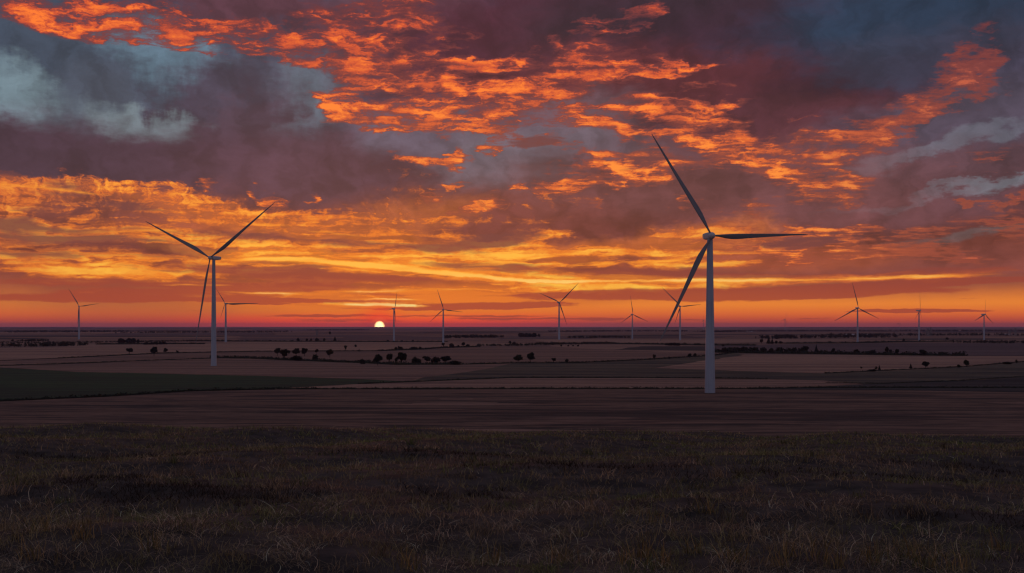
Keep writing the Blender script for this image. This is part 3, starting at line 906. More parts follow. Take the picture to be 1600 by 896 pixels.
# dark withered growth whose colour stands in for shade in grassy dips
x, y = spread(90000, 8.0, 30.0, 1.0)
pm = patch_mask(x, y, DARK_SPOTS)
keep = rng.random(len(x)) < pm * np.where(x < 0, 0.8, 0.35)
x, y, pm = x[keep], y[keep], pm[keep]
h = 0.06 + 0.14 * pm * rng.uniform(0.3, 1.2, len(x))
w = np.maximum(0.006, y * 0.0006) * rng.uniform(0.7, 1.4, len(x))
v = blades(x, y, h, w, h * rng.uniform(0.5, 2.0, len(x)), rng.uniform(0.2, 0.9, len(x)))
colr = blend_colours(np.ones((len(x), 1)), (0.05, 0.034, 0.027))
tag(link('shade_weeds', quads_mesh('shade_weeds', v, 8, quads_of(3), M_BLADE, colr)), 'dark withered growth painting the shade of dips in the rise', 'shade_weeds', None, 'stuff')

# coarse grass tufts at the front
x, y = [], []
for px, py in [(985, 880), (1010, 870), (1035, 885), (1215, 885), (1235, 870), (1300, 885), (1280, 875), (1360, 880), (1420, 870), (1450, 885), (1150, 880), (1080, 860), (240, 870), (130, 860), (880, 870), (770, 868), (50, 885), (60, 850), (1560, 850), (1500, 885), (640, 885), (1020, 815), (1110, 800)]:
    t = (py - HZ) / FPX
    yy = (t - 0.0311 - math.sqrt(max((t - 0.0311) ** 2 - 4 * 0.000513 * 1.846, 1e-6))) / (2 * 0.000513)
    n = 34
    x += list((px - 800) / FPX * yy + rng.normal(0, 0.07, n))
    y += list(yy + rng.normal(0, 0.07, n))
x, y = np.array(x), np.array(y)
h = rng.uniform(0.12, 0.34, len(x))
v = blades(x, y, h, rng.uniform(0.006, 0.011, len(x)), h * rng.uniform(0.1, 0.8, len(x)), rng.uniform(0.05, 0.45, len(x)), 5)
s = rng.random(len(x))
colr = blend_colours(np.stack([s, 1 - s], 1), (0.42, 0.25, 0.10), (0.13, 0.125, 0.055))
tag(link('tall_grass', quads_mesh('tall_grass', v, 12, quads_of(5), M_BLADE, colr)), 'coarse yellowing grass tufts standing at the very front', 'grass', None, 'stuff')
# ------------------------------------------------------------------ trees
def crown_mesh(name, clumps, n, size, mat):
    """Leaf clumps: small turned faces through the volume of several ellipsoids (cx, cy, cz, rx, ry, rz)."""
    vol = np.array([c[3] * c[4] * c[5] for c in clumps]) ** 0.8
    pick = rng.choice(len(clumps), n, p=vol / vol.sum())
    c = np.array(clumps)[pick]
    d = rng.normal(size=(n, 3))
    d /= np.linalg.norm(d, axis=1)[:, None]
    r = rng.random(n) ** 0.42 * (1 + rng.normal(0, 0.10, n))
    p = c[:, :3] + d * r[:, None] * c[:, 3:]
    a = rng.normal(size=(n, 3))
    a /= np.linalg.norm(a, axis=1)[:, None]
    b = np.cross(a, rng.normal(size=(n, 3)))
    b /= np.linalg.norm(b, axis=1)[:, None]
    s = size * rng.uniform(0.6, 1.5, n)[:, None]
    v = np.stack([p - a * s, p + b * s * 0.7, p + a * s, p - b * s * 0.7], 1)
    return quads_mesh(name, v, 4, [(0, 1, 2, 3)], mat)


def limb(v, f, a, b, r0, r1, seg=7):
    a, b = Vector(a), Vector(b)
    q = (b - a).to_track_quat('Z', 'Y')
    o = len(v)
    for p, r in ((a, r0), (a.lerp(b, 0.5) + Vector((random.uniform(-1, 1), random.uniform(-1, 1), 0)) * r0 * 0.4, (r0 + r1) / 2), (b, r1)):
        for k in range(seg):
            t = 2 * math.pi * k / seg
            v.append(p + q @ Vector((math.cos(t) * r, math.sin(t) * r, 0)))
    for j in range(2):
        for k in range(seg):
            f.append((o + j * seg + k, o + j * seg + (k + 1) % seg, o + (j + 1) * seg + (k + 1) % seg, o + (j + 1) * seg + k))


def trunk_mesh(name, top, r, spread_=0.22):
    v, f = [], []
    limb(v, f, (0, 0, -0.03), (0.01, 0, top), r, r * 0.62)
    for k in range(5):
        t = 2 * math.pi * k / 5 + random.random()
        limb(v, f, (0.01, 0, top * random.uniform(0.7, 1.0)), (math.cos(t) * spread_, math.sin(t) * spread_, top + random.uniform(0.15, 0.38)), r * 0.5, r * 0.16, 5)
    limb(v, f, (0.01, 0, top), (0.0, 0.02, min(0.92, top + 0.45)), r * 0.6, r * 0.2, 6)
    return mesh_of(name, v, f, M_BARK, True)


def lumps(cz, rx, rz, n, seed, body=0.62):
    r = random.Random(seed)
    out = [(0, 0, cz, rx * body, rx * body, rz * body)]
    for _ in range(n):
        t, u = r.uniform(0, 2 * math.pi), r.uniform(-0.75, 0.85)
        k = math.sqrt(max(0.1, 1 - u * u)) * 0.62
        s = r.uniform(0.30, 0.48)
        out.append((math.cos(t) * rx * k, math.sin(t) * rx * k, cz + u * rz * 0.62, rx * s, rx * s, rz * s * 0.9))
    return out


# kinds of plant, one unit high and one unit wide: crown mesh, trunk mesh
KINDS = {}
for i in range(3):
    KINDS['round%d' % i] = (crown_mesh('crown', lumps(0.60, 0.50, 0.40, 8, 40 + i), 1300, 0.06, M_LEAF), trunk_mesh('trunk', 0.26, 0.04))
for i in range(3):
    KINDS['tall%d' % i] = (crown_mesh('crown', lumps(0.56, 0.50, 0.44, 10, 60 + i, 0.6), 1400, 0.055, M_LEAF), trunk_mesh('trunk', 0.2, 0.04))
for i in range(3):
    r_ = random.Random(80 + i)
    KINDS['bush%d' % i] = (crown_mesh('crown', [(r_.uniform(-0.3, 0.3), r_.uniform(-0.2, 0.2), r_.uniform(0.25, 0.55), r_.uniform(0.16, 0.28), r_.uniform(0.16, 0.28), r_.uniform(0.25, 0.42)) for _ in range(8)], 1000, 0.065, M_LEAF), trunk_mesh('trunk', 0.12, 0.03, 0.3))
KINDS['cone0'] = (crown_mesh('crown', [(0, 0, 0.14 + 0.1 * k, 0.46 * (1 - k / 9.0), 0.46 * (1 - k / 9.0), 0.085) for k in range(9)], 800, 0.045, M_NEEDLE), trunk_mesh('trunk', 0.5, 0.035, 0.08))
KINDS['vase0'] = (crown_mesh('crown', [(0, 0, 0.86, 0.46, 0.4, 0.14), (0.05, 0, 0.66, 0.36, 0.3, 0.16), (0, 0, 0.45, 0.2, 0.2, 0.18), (-0.2, 0.1, 0.8, 0.22, 0.2, 0.14)], 600, 0.055, M_LEAF), trunk_mesh('trunk', 0.36, 0.05, 0.2))
COUNT = [0]


def plant(px, py, hp, wp, kind, label, group=None):
    """A tree or bush: its foot at px, py of the photograph, hp by wp picture pixels in size."""
    COUNT[0] += 1
    p = pt(px, py, 0.12)
    u = p.y / FPX
    if kind in ('round', 'tall', 'bush'):
        kind += str(COUNT[0] % 3)
    else:
        kind += '0'
    cm, tm = KINDS[kind]
    nm = 'bush' if kind.startswith('bush') else ('conifer' if kind.startswith('cone') else 'tree')
    e = bpy.data.objects.new(nm, None)
    e.location = p
    e.rotation_euler = (0, 0, random.uniform(0, 6.28))
    e.scale = (wp * u * 1.2, wp * u * 1.2, hp * u * 1.12)
    COL.objects.link(e)
    tag(e, label, nm, group)
    link('trunk', tm, e)
    link('crown', cm, e)
    return e


G1 = 'lone trees in the pale field beside the farther tall turbine'
G2 = 'copse of trees before the setting sun'
G3 = 'trees along the hedge below the setting sun'
G4 = 'small bushes along the far field edges'
G5 = 'trees in the field edge between the two tall turbines'
G6 = 'trees of the hedgerow beyond the nearer tall turbine'
G7 = 'trees on the rising field bank at the far side'
PLANTS = [
    (202, 553, 9, 11, 'round', 'broad round lone tree, farthest of the field trees from the tall turbine', G1),
    (240.5, 556.5, 15, 10, 'round', 'tallest lone field tree, round crown on a thin bare trunk', G1),
    (259, 552.5, 8, 7, 'round', 'small round field tree close to the farther tall turbine', G1),
    (277.5, 551.5, 4, 4, 'bush', 'tiny bush on the field line left of the farther tall turbine', G1),
    (433.5, 556, 12.5, 9, 'round', 'egg shaped tree at the outer end of the copse', G2),
    (443.5, 563, 18, 10.5, 'tall', 'tallest slender tree of the copse, reaching down to the hedge', G2),
    (451, 555, 8, 5, 'tall', 'slim small tree leaning against the tallest copse tree', G2),
    (462.5, 557, 13, 11, 'round', 'round copse tree directly above the wide double bush', G2),
    (462, 564, 8, 17, 'bush', 'wide double bush on the hedge under the copse', G2),
    (476, 557, 13, 9.5, 'round', 'round topped copse tree with short legs of bare trunk', G2),
    (495, 553, 7.5, 6, 'round', 'small ball shaped tree above the slanting bush', G2),
    (493.5, 564.5, 10.5, 13, 'bush', 'slanting bush on the hedge, last of the copse towards the sun', G2),
    (515.5, 559, 13, 10, 'round', 'lone egg shaped tree between the copse and the sun', G2),
    (540, 549, 8, 5.5, 'vase', 'small tree like an upturned cone under the sun', None),
    (556, 542.5, 4, 4, 'bush', 'tiny bush beyond the upturned cone tree, towards the horizon', G4),
    (561, 549.5, 3.5, 3, 'bush', 'tiny bush on the field line beside the upturned cone tree', G4),
    (566, 569, 9, 8, 'bush', 'rounded bush starting the hedge trees below the sun', G3),
    (590, 571, 16, 12, 'round', 'bulky round tree straight below the sun with trunk showing', G3),
    (608.5, 568, 16, 9, 'tall', 'slim tree with forked trunk between two bulky hedge trees', G3),
    (619, 565, 7, 6, 'bush', 'low bush tucked behind the tallest hedge tree', G3),
    (627.5, 570, 20, 14, 'tall', 'tallest and thickest tree of the hedge below the sun', G3),
    (651, 567.5, 9.5, 17, 'bush', 'broad flat bush right after the tallest hedge tree', G3),
    (667, 567.5, 11, 12, 'round', 'first low round tree of the joined row on the hedge', G3),
    (680, 568, 10, 14, 'bush', 'wide low tree in the middle of the joined row', G3),
    (697, 568.5, 12, 15, 'round', 'dome shaped tree ending the joined row on the hedge', G3),
    (711.5, 570, 7, 20, 'bush', 'long low bush sloping to the end of the hedge', G3),
    (618.5, 546.5, 4, 5, 'bush', 'small upright bush leading the short row beyond the hedge trees', G4),
    (625.7, 546.5, 5.5, 9, 'bush', 'second bush of the short row beyond the hedge trees', G4),
    (647, 546.5, 5, 12, 'bush', 'longest flat bush of the short row beyond the hedge trees', G4),
    (656, 546, 4, 5, 'bush', 'last small bush of the short row beyond the hedge trees', G4),
    (692.5, 542.5, 7, 4.5, 'tall', 'dark square tree at the foot of the turbine right of the sun', None),
    (705.5, 543.5, 8, 7, 'bush', 'spiky bush just right of the dark square tree', G4),
    (716, 543, 3.5, 5, 'bush', 'flat little bush between two spiky bushes', G4),
    (724, 542.5, 8, 5, 'tall', 'spiky narrow tree ahead of the far wood', G4),
    (731, 542, 4.5, 6, 'bush', 'low bush joining the far wood', G4),
    (605.5, 534.5, 3, 5, 'bush', 'speck of bush on the far line left of the turbine near the sun', G4),
    (627, 534.5, 3, 4, 'bush', 'speck of bush on the far line right of the turbine near the sun', G4),
    (645, 534.5, 3.5, 4.5, 'bush', 'pointed speck of bush midway between two turbines by the sun', G4),
    (421.6, 534, 2.5, 6, 'bush', 'flat speck of bush at the start of the far line', G4),
    (465.8, 533, 5, 5, 'bush', 'small leaning bush, first of the far row above the copse', G4),
    (479.6, 533, 4.5, 3.5, 'bush', 'narrow bush, second of the far row above the copse', G4),
    (486.4, 533, 4, 3.5, 'bush', 'pointed bush, third of the far row above the copse', G4),
    (495, 533, 5, 6.5, 'bush', 'twin bush, fourth of the far row above the copse', G4),
    (506.5, 533, 5, 4, 'bush', 'small bush, fifth of the far row above the copse', G4),
    (523.3, 533.5, 7, 5.5, 'cone', 'triangular tree ending the far row towards the sun', G4),
    (515.5, 524.5, 6.5, 3, 'tall', 'faint narrow tree near the horizon left of the sun', G4),
    (809.5, 567.5, 13.5, 13, 'round', 'left one of the twin round trees midway between tall turbines', G5),
    (828.5, 566.5, 14.5, 14, 'round', 'right one of the twin round trees midway between tall turbines', G5),
    (865, 566.5, 7, 7, 'round', 'small tree, first to follow the twin round trees', G5),
    (885.5, 566.8, 6.5, 7, 'bush', 'small square bush, second to follow the twin round trees', G5),
    (1022.5, 562.8, 9, 4.5, 'tall', 'narrow upright tree on the meadow edge', G5),
    (1046, 561, 4, 3.5, 'bush', 'tiny bush on the meadow edge after the narrow upright tree', G5),
    (1077.5, 559.8, 7.5, 6, 'round', 'round tree close to the nearer tall turbine tower', G5),
    (1085.5, 558.2, 5.5, 5, 'round', 'smaller tree between the round tree and the nearer turbine tower', G5),
    (877, 541.5, 3, 3, 'bush', 'first dot of bush in the row of four on pale stubble', G4),
    (888, 541.5, 2.5, 3, 'bush', 'second dot of bush in the row of four on pale stubble', G4),
    (895.5, 541.5, 2.5, 3, 'bush', 'third dot of bush in the row of four on pale stubble', G4),
    (903, 541.5, 3, 3.5, 'bush', 'fourth dot of bush in the row of four on pale stubble', G4),
    (797, 539, 6, 4, 'tall', 'small tree standing out of the long far wood', G4),
    (803.5, 539, 5, 6, 'bush', 'bushy crown beside the small tree in the long far wood', G4),
    (1130, 542.5, 4.5, 4.5, 'round', 'single round bush right of the nearer tall turbine tower', G4),
    (1120, 550, 4, 7, 'bush', 'low bush at the foot of the hedgerow near the tall tower', G6),
    (1190, 537.5, 7.5, 5, 'tall', 'leafy tree beside the pointed firs of the far clump', G6),
    (1201, 538, 11, 7, 'cone', 'tallest pointed fir of the far clump', G6),
    (1206.5, 538, 8, 6, 'cone', 'second pointed fir of the far clump', G6),
    (1212.5, 537.5, 5, 4.5, 'bush', 'small bush after the firs of the far clump', G6),
    (1219.5, 537, 4, 7.5, 'bush', 'flat bush ending the far clump', G6),
    (1253, 552.5, 9, 5, 'tall', 'slim tree at the end of the dark wood in the hedgerow', G6),
    (1259.5, 552.5, 12, 9, 'tall', 'thick tree closing the dark wood in the hedgerow', G6),
    (1275.5, 553, 13, 6.5, 'cone', 'lone pointed fir in the hedgerow', G6),
    (1302, 553.5, 9.5, 6, 'round', 'small tree in the hedgerow after the lone fir', G6),
    (1339, 554, 8, 9, 'bush', 'domed bush in the hedgerow behind the turbine with spread blades', G6),
    (1361, 554.5, 8, 12, 'bush', 'widest domed bush of the hedgerow', G6),
    (1386, 554, 12, 5.5, 'tall', 'taller of the paired trees in the hedgerow', G6),
    (1391.5, 554.5, 8.5, 4.5, 'tall', 'shorter of the paired trees in the hedgerow', G6),
    (1402, 555, 9.5, 6.5, 'round', 'pear shaped tree right after the paired hedgerow trees', G6),
    (1442, 555.8, 9.5, 10, 'round', 'last round tree of the hedgerow', G6),
    (1423, 576.5, 8, 5, 'cone', 'small pointed tree on the field bank', G7),
    (1446, 576, 11, 10, 'round', 'round crowned tree leaning on the field bank', G7),
    (1498, 574.5, 5.5, 4.5, 'bush', 'small upright bush beside the square tree on the bank', G7),
    (1510.5, 573.8, 10.5, 8.5, 'round', 'square headed tree standing on the field bank', G7),
    (1362, 580.5, 4, 13, 'bush', 'low wide bush where the field track meets the bank', G7),
    (1369, 579, 6, 3.5, 'tall', 'thin tree rising from the low wide bush', G7),
    (1374, 579, 8, 4.5, 'cone', 'pointed tree at the end of the low wide bush', G7),
    (1346, 576, 3, 3.5, 'bush', 'tiny bush in the stubble before the low wide bush', G7),
    (1573, 569.5, 4.5, 12, 'bush', 'long bush on the bank near the edge of view', G7),
    (1588, 567.5, 5.5, 4.5, 'bush', 'upright bush nearest the edge of view on the bank', G7),
    (1412, 532.5, 3.5, 4, 'bush', 'dot of bush left of the turbine with one upright blade', G4),
    (1480, 532.5, 5, 4.5, 'round', 'round bush right of the turbine with one upright blade', G4),
]
for a in PLANTS:
    plant(*a)


# ------------------------------------------------------------------ hedges and far woods
def hedge(line, height, label, leaf=1.0):
    """A hedge or overgrown field edge along a line of the photograph: leaf clumps over a lumpy bank."""
    height += 0.25
    pts = [pt(x, y, 0.0) for x, y in line]
    seg = [(a, b, (b - a).length) for a, b in zip(pts, pts[1:])]
    total = sum(s[2] for s in seg)
    step = max(1.2, total / 260)
    v, f = [], []
    ring = 6
    path = []
    for a, b, l in seg:
        k = max(2, int(l / step))
        for i in range(k):
            path.append((a.lerp(b, i / k), (b - a).normalized()))
    path.append((pts[-1], (pts[-1] - pts[-2]).normalized()))
    cx = np.cumsum(rng.normal(0, 1, len(path)))
    lump = 1 + 0.45 * waves(np.arange(len(path)) * step, cx * 0.4, height * 7, int(abs(line[0][0] * 7 + line[0][1]))) + rng.normal(0, 0.12, len(path))
    lump = np.clip(lump, 0.6, 1.9)
    for (p, d), s in zip(path, lump):
        nrm = Vector((-d.y, d.x, 0))
        for k in range(ring):
            t = math.pi * k / (ring - 1)
            r = height * s * random.uniform(0.85, 1.12)
            v.append(p + nrm * math.cos(t) * height * 0.9 * s + Vector((0, 0, math.sin(t) * r * 0.85 - 0.1)))
    for i in range(len(path) - 1):
        for k in range(ring - 1):
            o = i * ring + k
            f.append((o, o + 1, o + ring + 1, o + ring))
    n = min(5000, int(total / step * 9))
    idx = rng.integers(0, len(path), n)
    P_ = np.array([tuple(path[i][0]) for i in idx])
    s_ = lump[idx] * height
    p = P_ + np.stack([rng.normal(0, 0.5, n) * s_ + rng.uniform(-1, 1, n) * step, rng.normal(0, 0.5, n) * s_, rng.random(n) ** 0.8 * s_ * 1.1], 1)
    a = rng.normal(size=(n, 3))
    a /= np.linalg.norm(a, axis=1)[:, None]
    b = np.cross(a, rng.normal(size=(n, 3)))
    b /= np.linalg.norm(b, axis=1)[:, None]
    sz = (height * 0.28 * leaf) * rng.uniform(0.6, 1.4, n)[:, None]
    lv = np.stack([p - a * sz, p + b * sz, p + a * sz, p - b * sz], 1).reshape(-1, 3)
    o = len(v)
    v = v + [tuple(q) for q in lv]
    f = f + [(o + 4 * i, o + 4 * i + 1, o + 4 * i + 2, o + 4 * i + 3) for i in range(n)]
    return tag(link('hedge', mesh_of('hedge', v, f, M_HEDGE)), label, 'hedge', 'hedges and overgrown field edges on the plain')


HEDGES = [
    ([(432, 608.4), (700, 608.0), (1000, 607.9), (1180, 608.0), (1290, 606.5), (1600, 606.6)], 0.75, 'long dark field edge crossing behind the foot of the nearer tall turbine'),
    ([(-60, 631), (0, 627.5), (170, 620), (290, 612), (430, 608.8)], 0.90, 'dark ragged edge under the green field'),
    ([(560, 600.6), (650, 597), (800, 590.8), (1000, 590.7), (1200, 592.5)], 0.6, 'dark strip between the meadow and the pale stubble strip'),
    ([(330, 559.5), (400, 561), (470, 564), (560, 567.5), (620, 570.5), (720, 570.2)], 1.89, 'hedge at the foot of the copse and the trees below the sun'),
    ([(722, 570), (800, 568), (905, 567.4), (1000, 563.2), (1110, 556.4), (1155, 551)], 1.20, 'thin hedge running from the twin round trees to the tall tower'),
    ([(-60, 567.5), (0, 564.3), (90, 560.4)], 0.45, 'short dark hedge at the edge of view above the green field'),
    ([(92, 560.3), (250, 552.6), (400, 549.6), (590, 549.0)], 1.00, 'thin field line passing the lone field trees'),
    ([(-40, 573.6), (130, 567.9), (400, 558)], 0.80, 'faint field line between the lone trees and the green field'),
    ([(1290, 584), (1355, 581), (1500, 574), (1600, 566), (1700, 560)], 0.75, 'hedge on the rising field bank'),
    ([(1290, 598.5), (1380, 600), (1500, 595.4), (1600, 589), (1700, 584)], 0.45, 'dark edge of the sinking field before the bank'),
    ([(1112, 551), (1200, 552.6), (1300, 553.8), (1440, 555.8), (1508, 556.4)], 3.19, 'long hedgerow with trees beyond the nearer tall turbine'),
    ([(590, 549), (660, 546.6), (700, 543.6), (750, 542.2)], 1.74, 'thin hedge leading up to the far wood'),
    ([(300, 533.3), (400, 534), (620, 534.8), (700, 534.6)], 2.32, 'far straight field edge under the setting sun'),
    ([(840, 537.2), (960, 537.6), (1110, 540), (1180, 540.4)], 2.46, 'far straight field edge passing behind the nearer tall turbine'),
    ([(150, 538.6), (250, 538.2), (320, 538)], 2.32, 'far field edge left of the farther tall turbine'),
    ([(1225, 537.2), (1330, 536.6), (1420, 534.6), (1500, 534.0)], 2.46, 'far field edge behind the turbine with spread blades'),
]
for a in HEDGES:
    hedge(*a)


def wood(line, hp, depth, label, n=2600):
    """A far wood seen as one dark mass: many crowns standing deep behind its near edge."""
    pts = [pt(x, y, 0.0) for x, y in line]
    seg = [(b - a).length for a, b in zip(pts, pts[1:])]
    tot = sum(seg)
    u = pts[0].y / FPX
    ht = hp * u
    out = []
    k = int(min(1100, max(24, tot / (ht * 0.28))))
    crowns = []
    for _ in range(k):
        t = random.random() * tot
        i = 0
        while t > seg[i] and i < len(seg) - 1:
            t -= seg[i]
            i += 1
        p = pts[i].lerp(pts[i + 1], min(1, t / seg[i]))
        h = ht * random.uniform(0.6, 1.05)
        w = h * random.uniform(0.35, 0.6)
        crowns.append((p.x, p.y + random.random() * depth, h * 0.52, w, w, h * 0.52))
    m = crown_mesh('woodland', crowns, max(n, len(crowns) * 16), ht * 0.17, M_HEDGE)
    return tag(link('woodland', m), label, 'wood', None, 'stuff')


WOODS = [
    ([(-80, 543.4), (20, 543), (108, 541.2)], 6.5, 120, 'dark far wood at the edge of view behind the pale field'),
    ([(-80, 537), (60, 537), (200, 535.6), (330, 533.4)], 2.6, 160, 'thin line of far wood left of the farther tall turbine'),
    ([(185, 536.5), (205, 536.5)], 7, 60, 'clump of far trees above the lone field trees'),
    ([(224, 539), (250, 539)], 4.2, 60, 'square block of far wood above the lone field trees'),
    ([(15, 533.8), (62, 533.4)], 3.0, 80, 'row of far trees above the wood at the edge of view'),
    ([(742, 542), (790, 541.4), (860, 539.6), (960, 537.5)], 3.6, 110, 'long far wood between two small turbines'),
    ([(690, 529), (740, 528.4), (785, 528)], 5.0, 160, 'hazy far wood right of the turbine beside the sun'),
    ([(812, 527.4), (845, 527)], 6.0, 160, 'hazy rounded far wood left of the turbine with raised blades'),
    ([(1135, 552), (1180, 551.6), (1215, 552), (1262, 552.4)], 8.5, 45, 'dense dark wood at the start of the hedgerow'),
    ([(1208, 530.4), (1250, 529.4), (1330, 528.6), (1420, 528)], 6.0, 260, 'dark hazy wood behind the hedgerow'),
    ([(1512, 536.4), (1560, 537), (1700, 537)], 4.6, 120, 'low dark wood under the turbine nearest the edge of view'),
    ([(1045, 540.4), (1062, 540.6)], 4.4, 40, 'small dark copse at the foot of a small turbine by the tall tower'),
    ([(890, 529), (960, 528.4), (985, 528.4)], 3.4, 200, 'hazy band of wood left of the middle turbine'),
    ([(1340, 525.6), (1450, 525.2), (1560, 525.2), (1660, 525.4)], 4.0, 500, 'hazy far woodland across the plain near the pylons'),
    ([(-60, 520.6), (60, 520), (150, 519.6)], 3.6, 800, 'hazy far woodland near the horizon at the edge of view'),
    ([(170, 521.4), (300, 520.6), (420, 520)], 3.4, 800, 'hazy far woodland near the horizon behind the farther tall turbine'),
    ([(470, 516.6), (560, 516.2)], 1.6, 900, 'last woodland before the horizon left of the sun'),
    ([(860, 519.4), (980, 518.6), (1090, 518.6)], 2.6, 900, 'hazy far woodland near the horizon behind the middle turbine'),
    ([(1120, 519.8), (1180, 518.6), (1300, 518.0), (1420, 518.6)], 2.4, 900, 'hazy far woodland near the horizon behind the smallest turbine'),
    ([(-60, 512.5), (40, 512.4), (130, 512.6)], 0.9, 900, 'last woodland on the horizon at the edge of view'),
    ([(215, 512.4), (330, 512.3)], 0.7, 900, 'last woodland on the horizon behind the farther tall turbine'),
    ([(700, 512.4), (860, 512.3)], 0.7, 900, 'last woodland on the horizon right of the sun'),
    ([(1000, 512.5), (1090, 512.4)], 0.9, 900, 'last woodland on the horizon before the nearest turbine'),
    ([(1235, 512.4), (1400, 512.5), (1500, 512.4)], 1.0, 900, 'last woodland on the horizon behind the tallest small turbine'),
    ([(1450, 518.4), (1560, 518.0), (1680, 518.2)], 2.6, 900, 'hazy far woodland near the horizon at the far edge of view'),
]
for a in WOODS:
    wood(*a)
# ------------------------------------------------------------------ wind turbines
def paint(name, c1, c2, rough):
    m, n, b = material(name)
    tcn = n.t.nodes.new('ShaderNodeTexCoord')
    p = tcn.outputs['Object']
    streaks = n.noise(n.mapping(p, scale=(5, 5, 2.2)), 1.0, 5, 0.6)
    n.put(b.inputs['Base Color'], n.mix(n.smooth(streaks, 0.42, 0.7), c1, c2))
    b.inputs['Roughness'].default_value = rough
    b.inputs['Specular IOR Level'].default_value = 0.4
    return m


M_TOWER = paint('tower_paint', (0.40, 0.47, 0.58, 1), (0.31, 0.37, 0.46, 1), 0.5)
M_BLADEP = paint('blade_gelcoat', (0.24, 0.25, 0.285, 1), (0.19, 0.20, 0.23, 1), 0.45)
M_NAC = paint('nacelle_shell', (0.66, 0.67, 0.70, 1), (0.55, 0.56, 0.60, 1), 0.5)
M_STEEL = paint('steel', (0.22, 0.22, 0.23, 1), (0.15, 0.15, 0.16, 1), 0.5)
M_CONC = plain_material('concrete', (0.26, 0.25, 0.24, 1), (0.36, 0.35, 0.33, 1), 1.5)


def lathe(rings, seg, cap=True):
    v, f = [], []
    for r, z in rings:
        for k in range(seg):
            t = 2 * math.pi * k / seg
            v.append((r * math.cos(t), r * math.sin(t), z))
    for j in range(len(rings) - 1):
        for k in range(seg):
            f.append((j * seg + k, j * seg + (k + 1) % seg, (j + 1) * seg + (k + 1) % seg, (j + 1) * seg + k))
    if cap:
        f.append(tuple(range(seg))[::-1])
        f.append(tuple((len(rings) - 1) * seg + k for k in range(seg)))
    return v, f


# tower: unit height, unit foot radius, three cans with thin flange rings
rings = [(1.0, 0.0)]
for z in (0.28, 0.60):
    r = 1 - 0.46 * z
    rings += [(r, z - 0.0012), (r * 1.02, z - 0.0012), (r * 1.02, z + 0.0012), (r, z + 0.0012)]
rings += [(0.54, 1.0)]
TOWER = mesh_of('tower', *lathe(rings, 40), M_TOWER)
TOWER.polygons.foreach_set('use_smooth', [len(p.vertices) == 4 for p in TOWER.polygons])
PLINTH = mesh_of('foundation', *lathe([(1.0, -0.5), (1.0, 0.25), (0.92, 0.4)], 32), M_CONC)
# hub: spinner dome pointing along +Y
hv, hf = lathe([(0.62, -1.0), (1.0, -0.85), (1.02, -0.1), (0.95, 0.35), (0.75, 0.8), (0.42, 1.15), (0.08, 1.32)], 24)
HUB = mesh_of('hub', [(x, z, -y) for x, y, z in hv], hf, M_NAC, True)
# nacelle: rounded box, +Y front
nv, nf = [], []
prof = [(2.4, 1.10, 1.10, 0.0), (2.2, 1.45, 1.5, 0.0), (0.4, 1.7, 1.75, 0.05), (-4.5, 1.7, 1.7, 0.05), (-7.4, 1.5, 1.4, 0.2), (-8.0, 1.1, 1.0, 0.3)]
for (yy, wx, wz, oz) in prof:
    for k in range(24):
        t = 2 * math.pi * k / 24
        c, s = math.cos(t), math.sin(t)
        nv.append((wx * math.copysign(abs(c) ** 0.45, c), yy, oz + wz * math.copysign(abs(s) ** 0.45, s)))
for j in range(len(prof) - 1):
    for k in range(24):
        nf.append((j * 24 + k, (j + 1) * 24 + k, (j + 1) * 24 + (k + 1) % 24, j * 24 + (k + 1) % 24))
nf.append(tuple(range(24)))
nf.append(tuple((len(prof) - 1) * 24 + k for k in range(24))[::-1])
NACELLE = mesh_of('nacelle', nv, nf, M_NAC, True)
# blade: unit length along +Z, chord along X (leading edge at -X), thickness along Y
bv, bf = [], []
st = [(0.0, 0.30, 0.30, 0.0), (0.02, 0.30, 0.30, 0.0), (0.07, 0.42, 0.28, -0.04), (0.13, 0.72, 0.24, -0.14), (0.20, 0.98, 0.20, -0.22), (0.27, 1.0, 0.17, -0.22), (0.38, 0.86, 0.13, -0.16),
      (0.52, 0.68, 0.095, -0.10), (0.66, 0.53, 0.07, -0.06), (0.80, 0.39, 0.05, -0.03), (0.91, 0.27, 0.034, -0.01), (0.97, 0.17, 0.022, 0.0), (1.0, 0.05, 0.01, 0.02)]
SEG = 16
for z, chord, th, off in st:
    tw = R(16) * (1 - z) ** 2
    for k in range(SEG):
        t = 2 * math.pi * k / SEG
        blunt = max(0.0, 1 - z / 0.2)
        cxx = 0.5 * math.cos(t)
        thk = math.sin(t) * 0.5 * (1 if blunt > 0.9 else (0.55 + 0.45 * blunt + (1 - blunt) * 0.45 * -math.cos(t)))
        X = cxx * chord - off
        Y = thk * th
        bv.append((X * math.cos(tw) - Y * math.sin(tw), X * math.sin(tw) + Y * math.cos(tw), z))
for j in range(len(st) - 1):
    for k in range(SEG):
        bf.append((j * SEG + k, j * SEG + (k + 1) % SEG, (j + 1) * SEG + (k + 1) % SEG, (j + 1) * SEG + k))
bf.append(tuple(range(SEG))[::-1])
bf.append(tuple((len(st) - 1) * SEG + k for k in range(SEG)))
BLADE = mesh_of('blade', bv, bf, M_BLADEP, True)


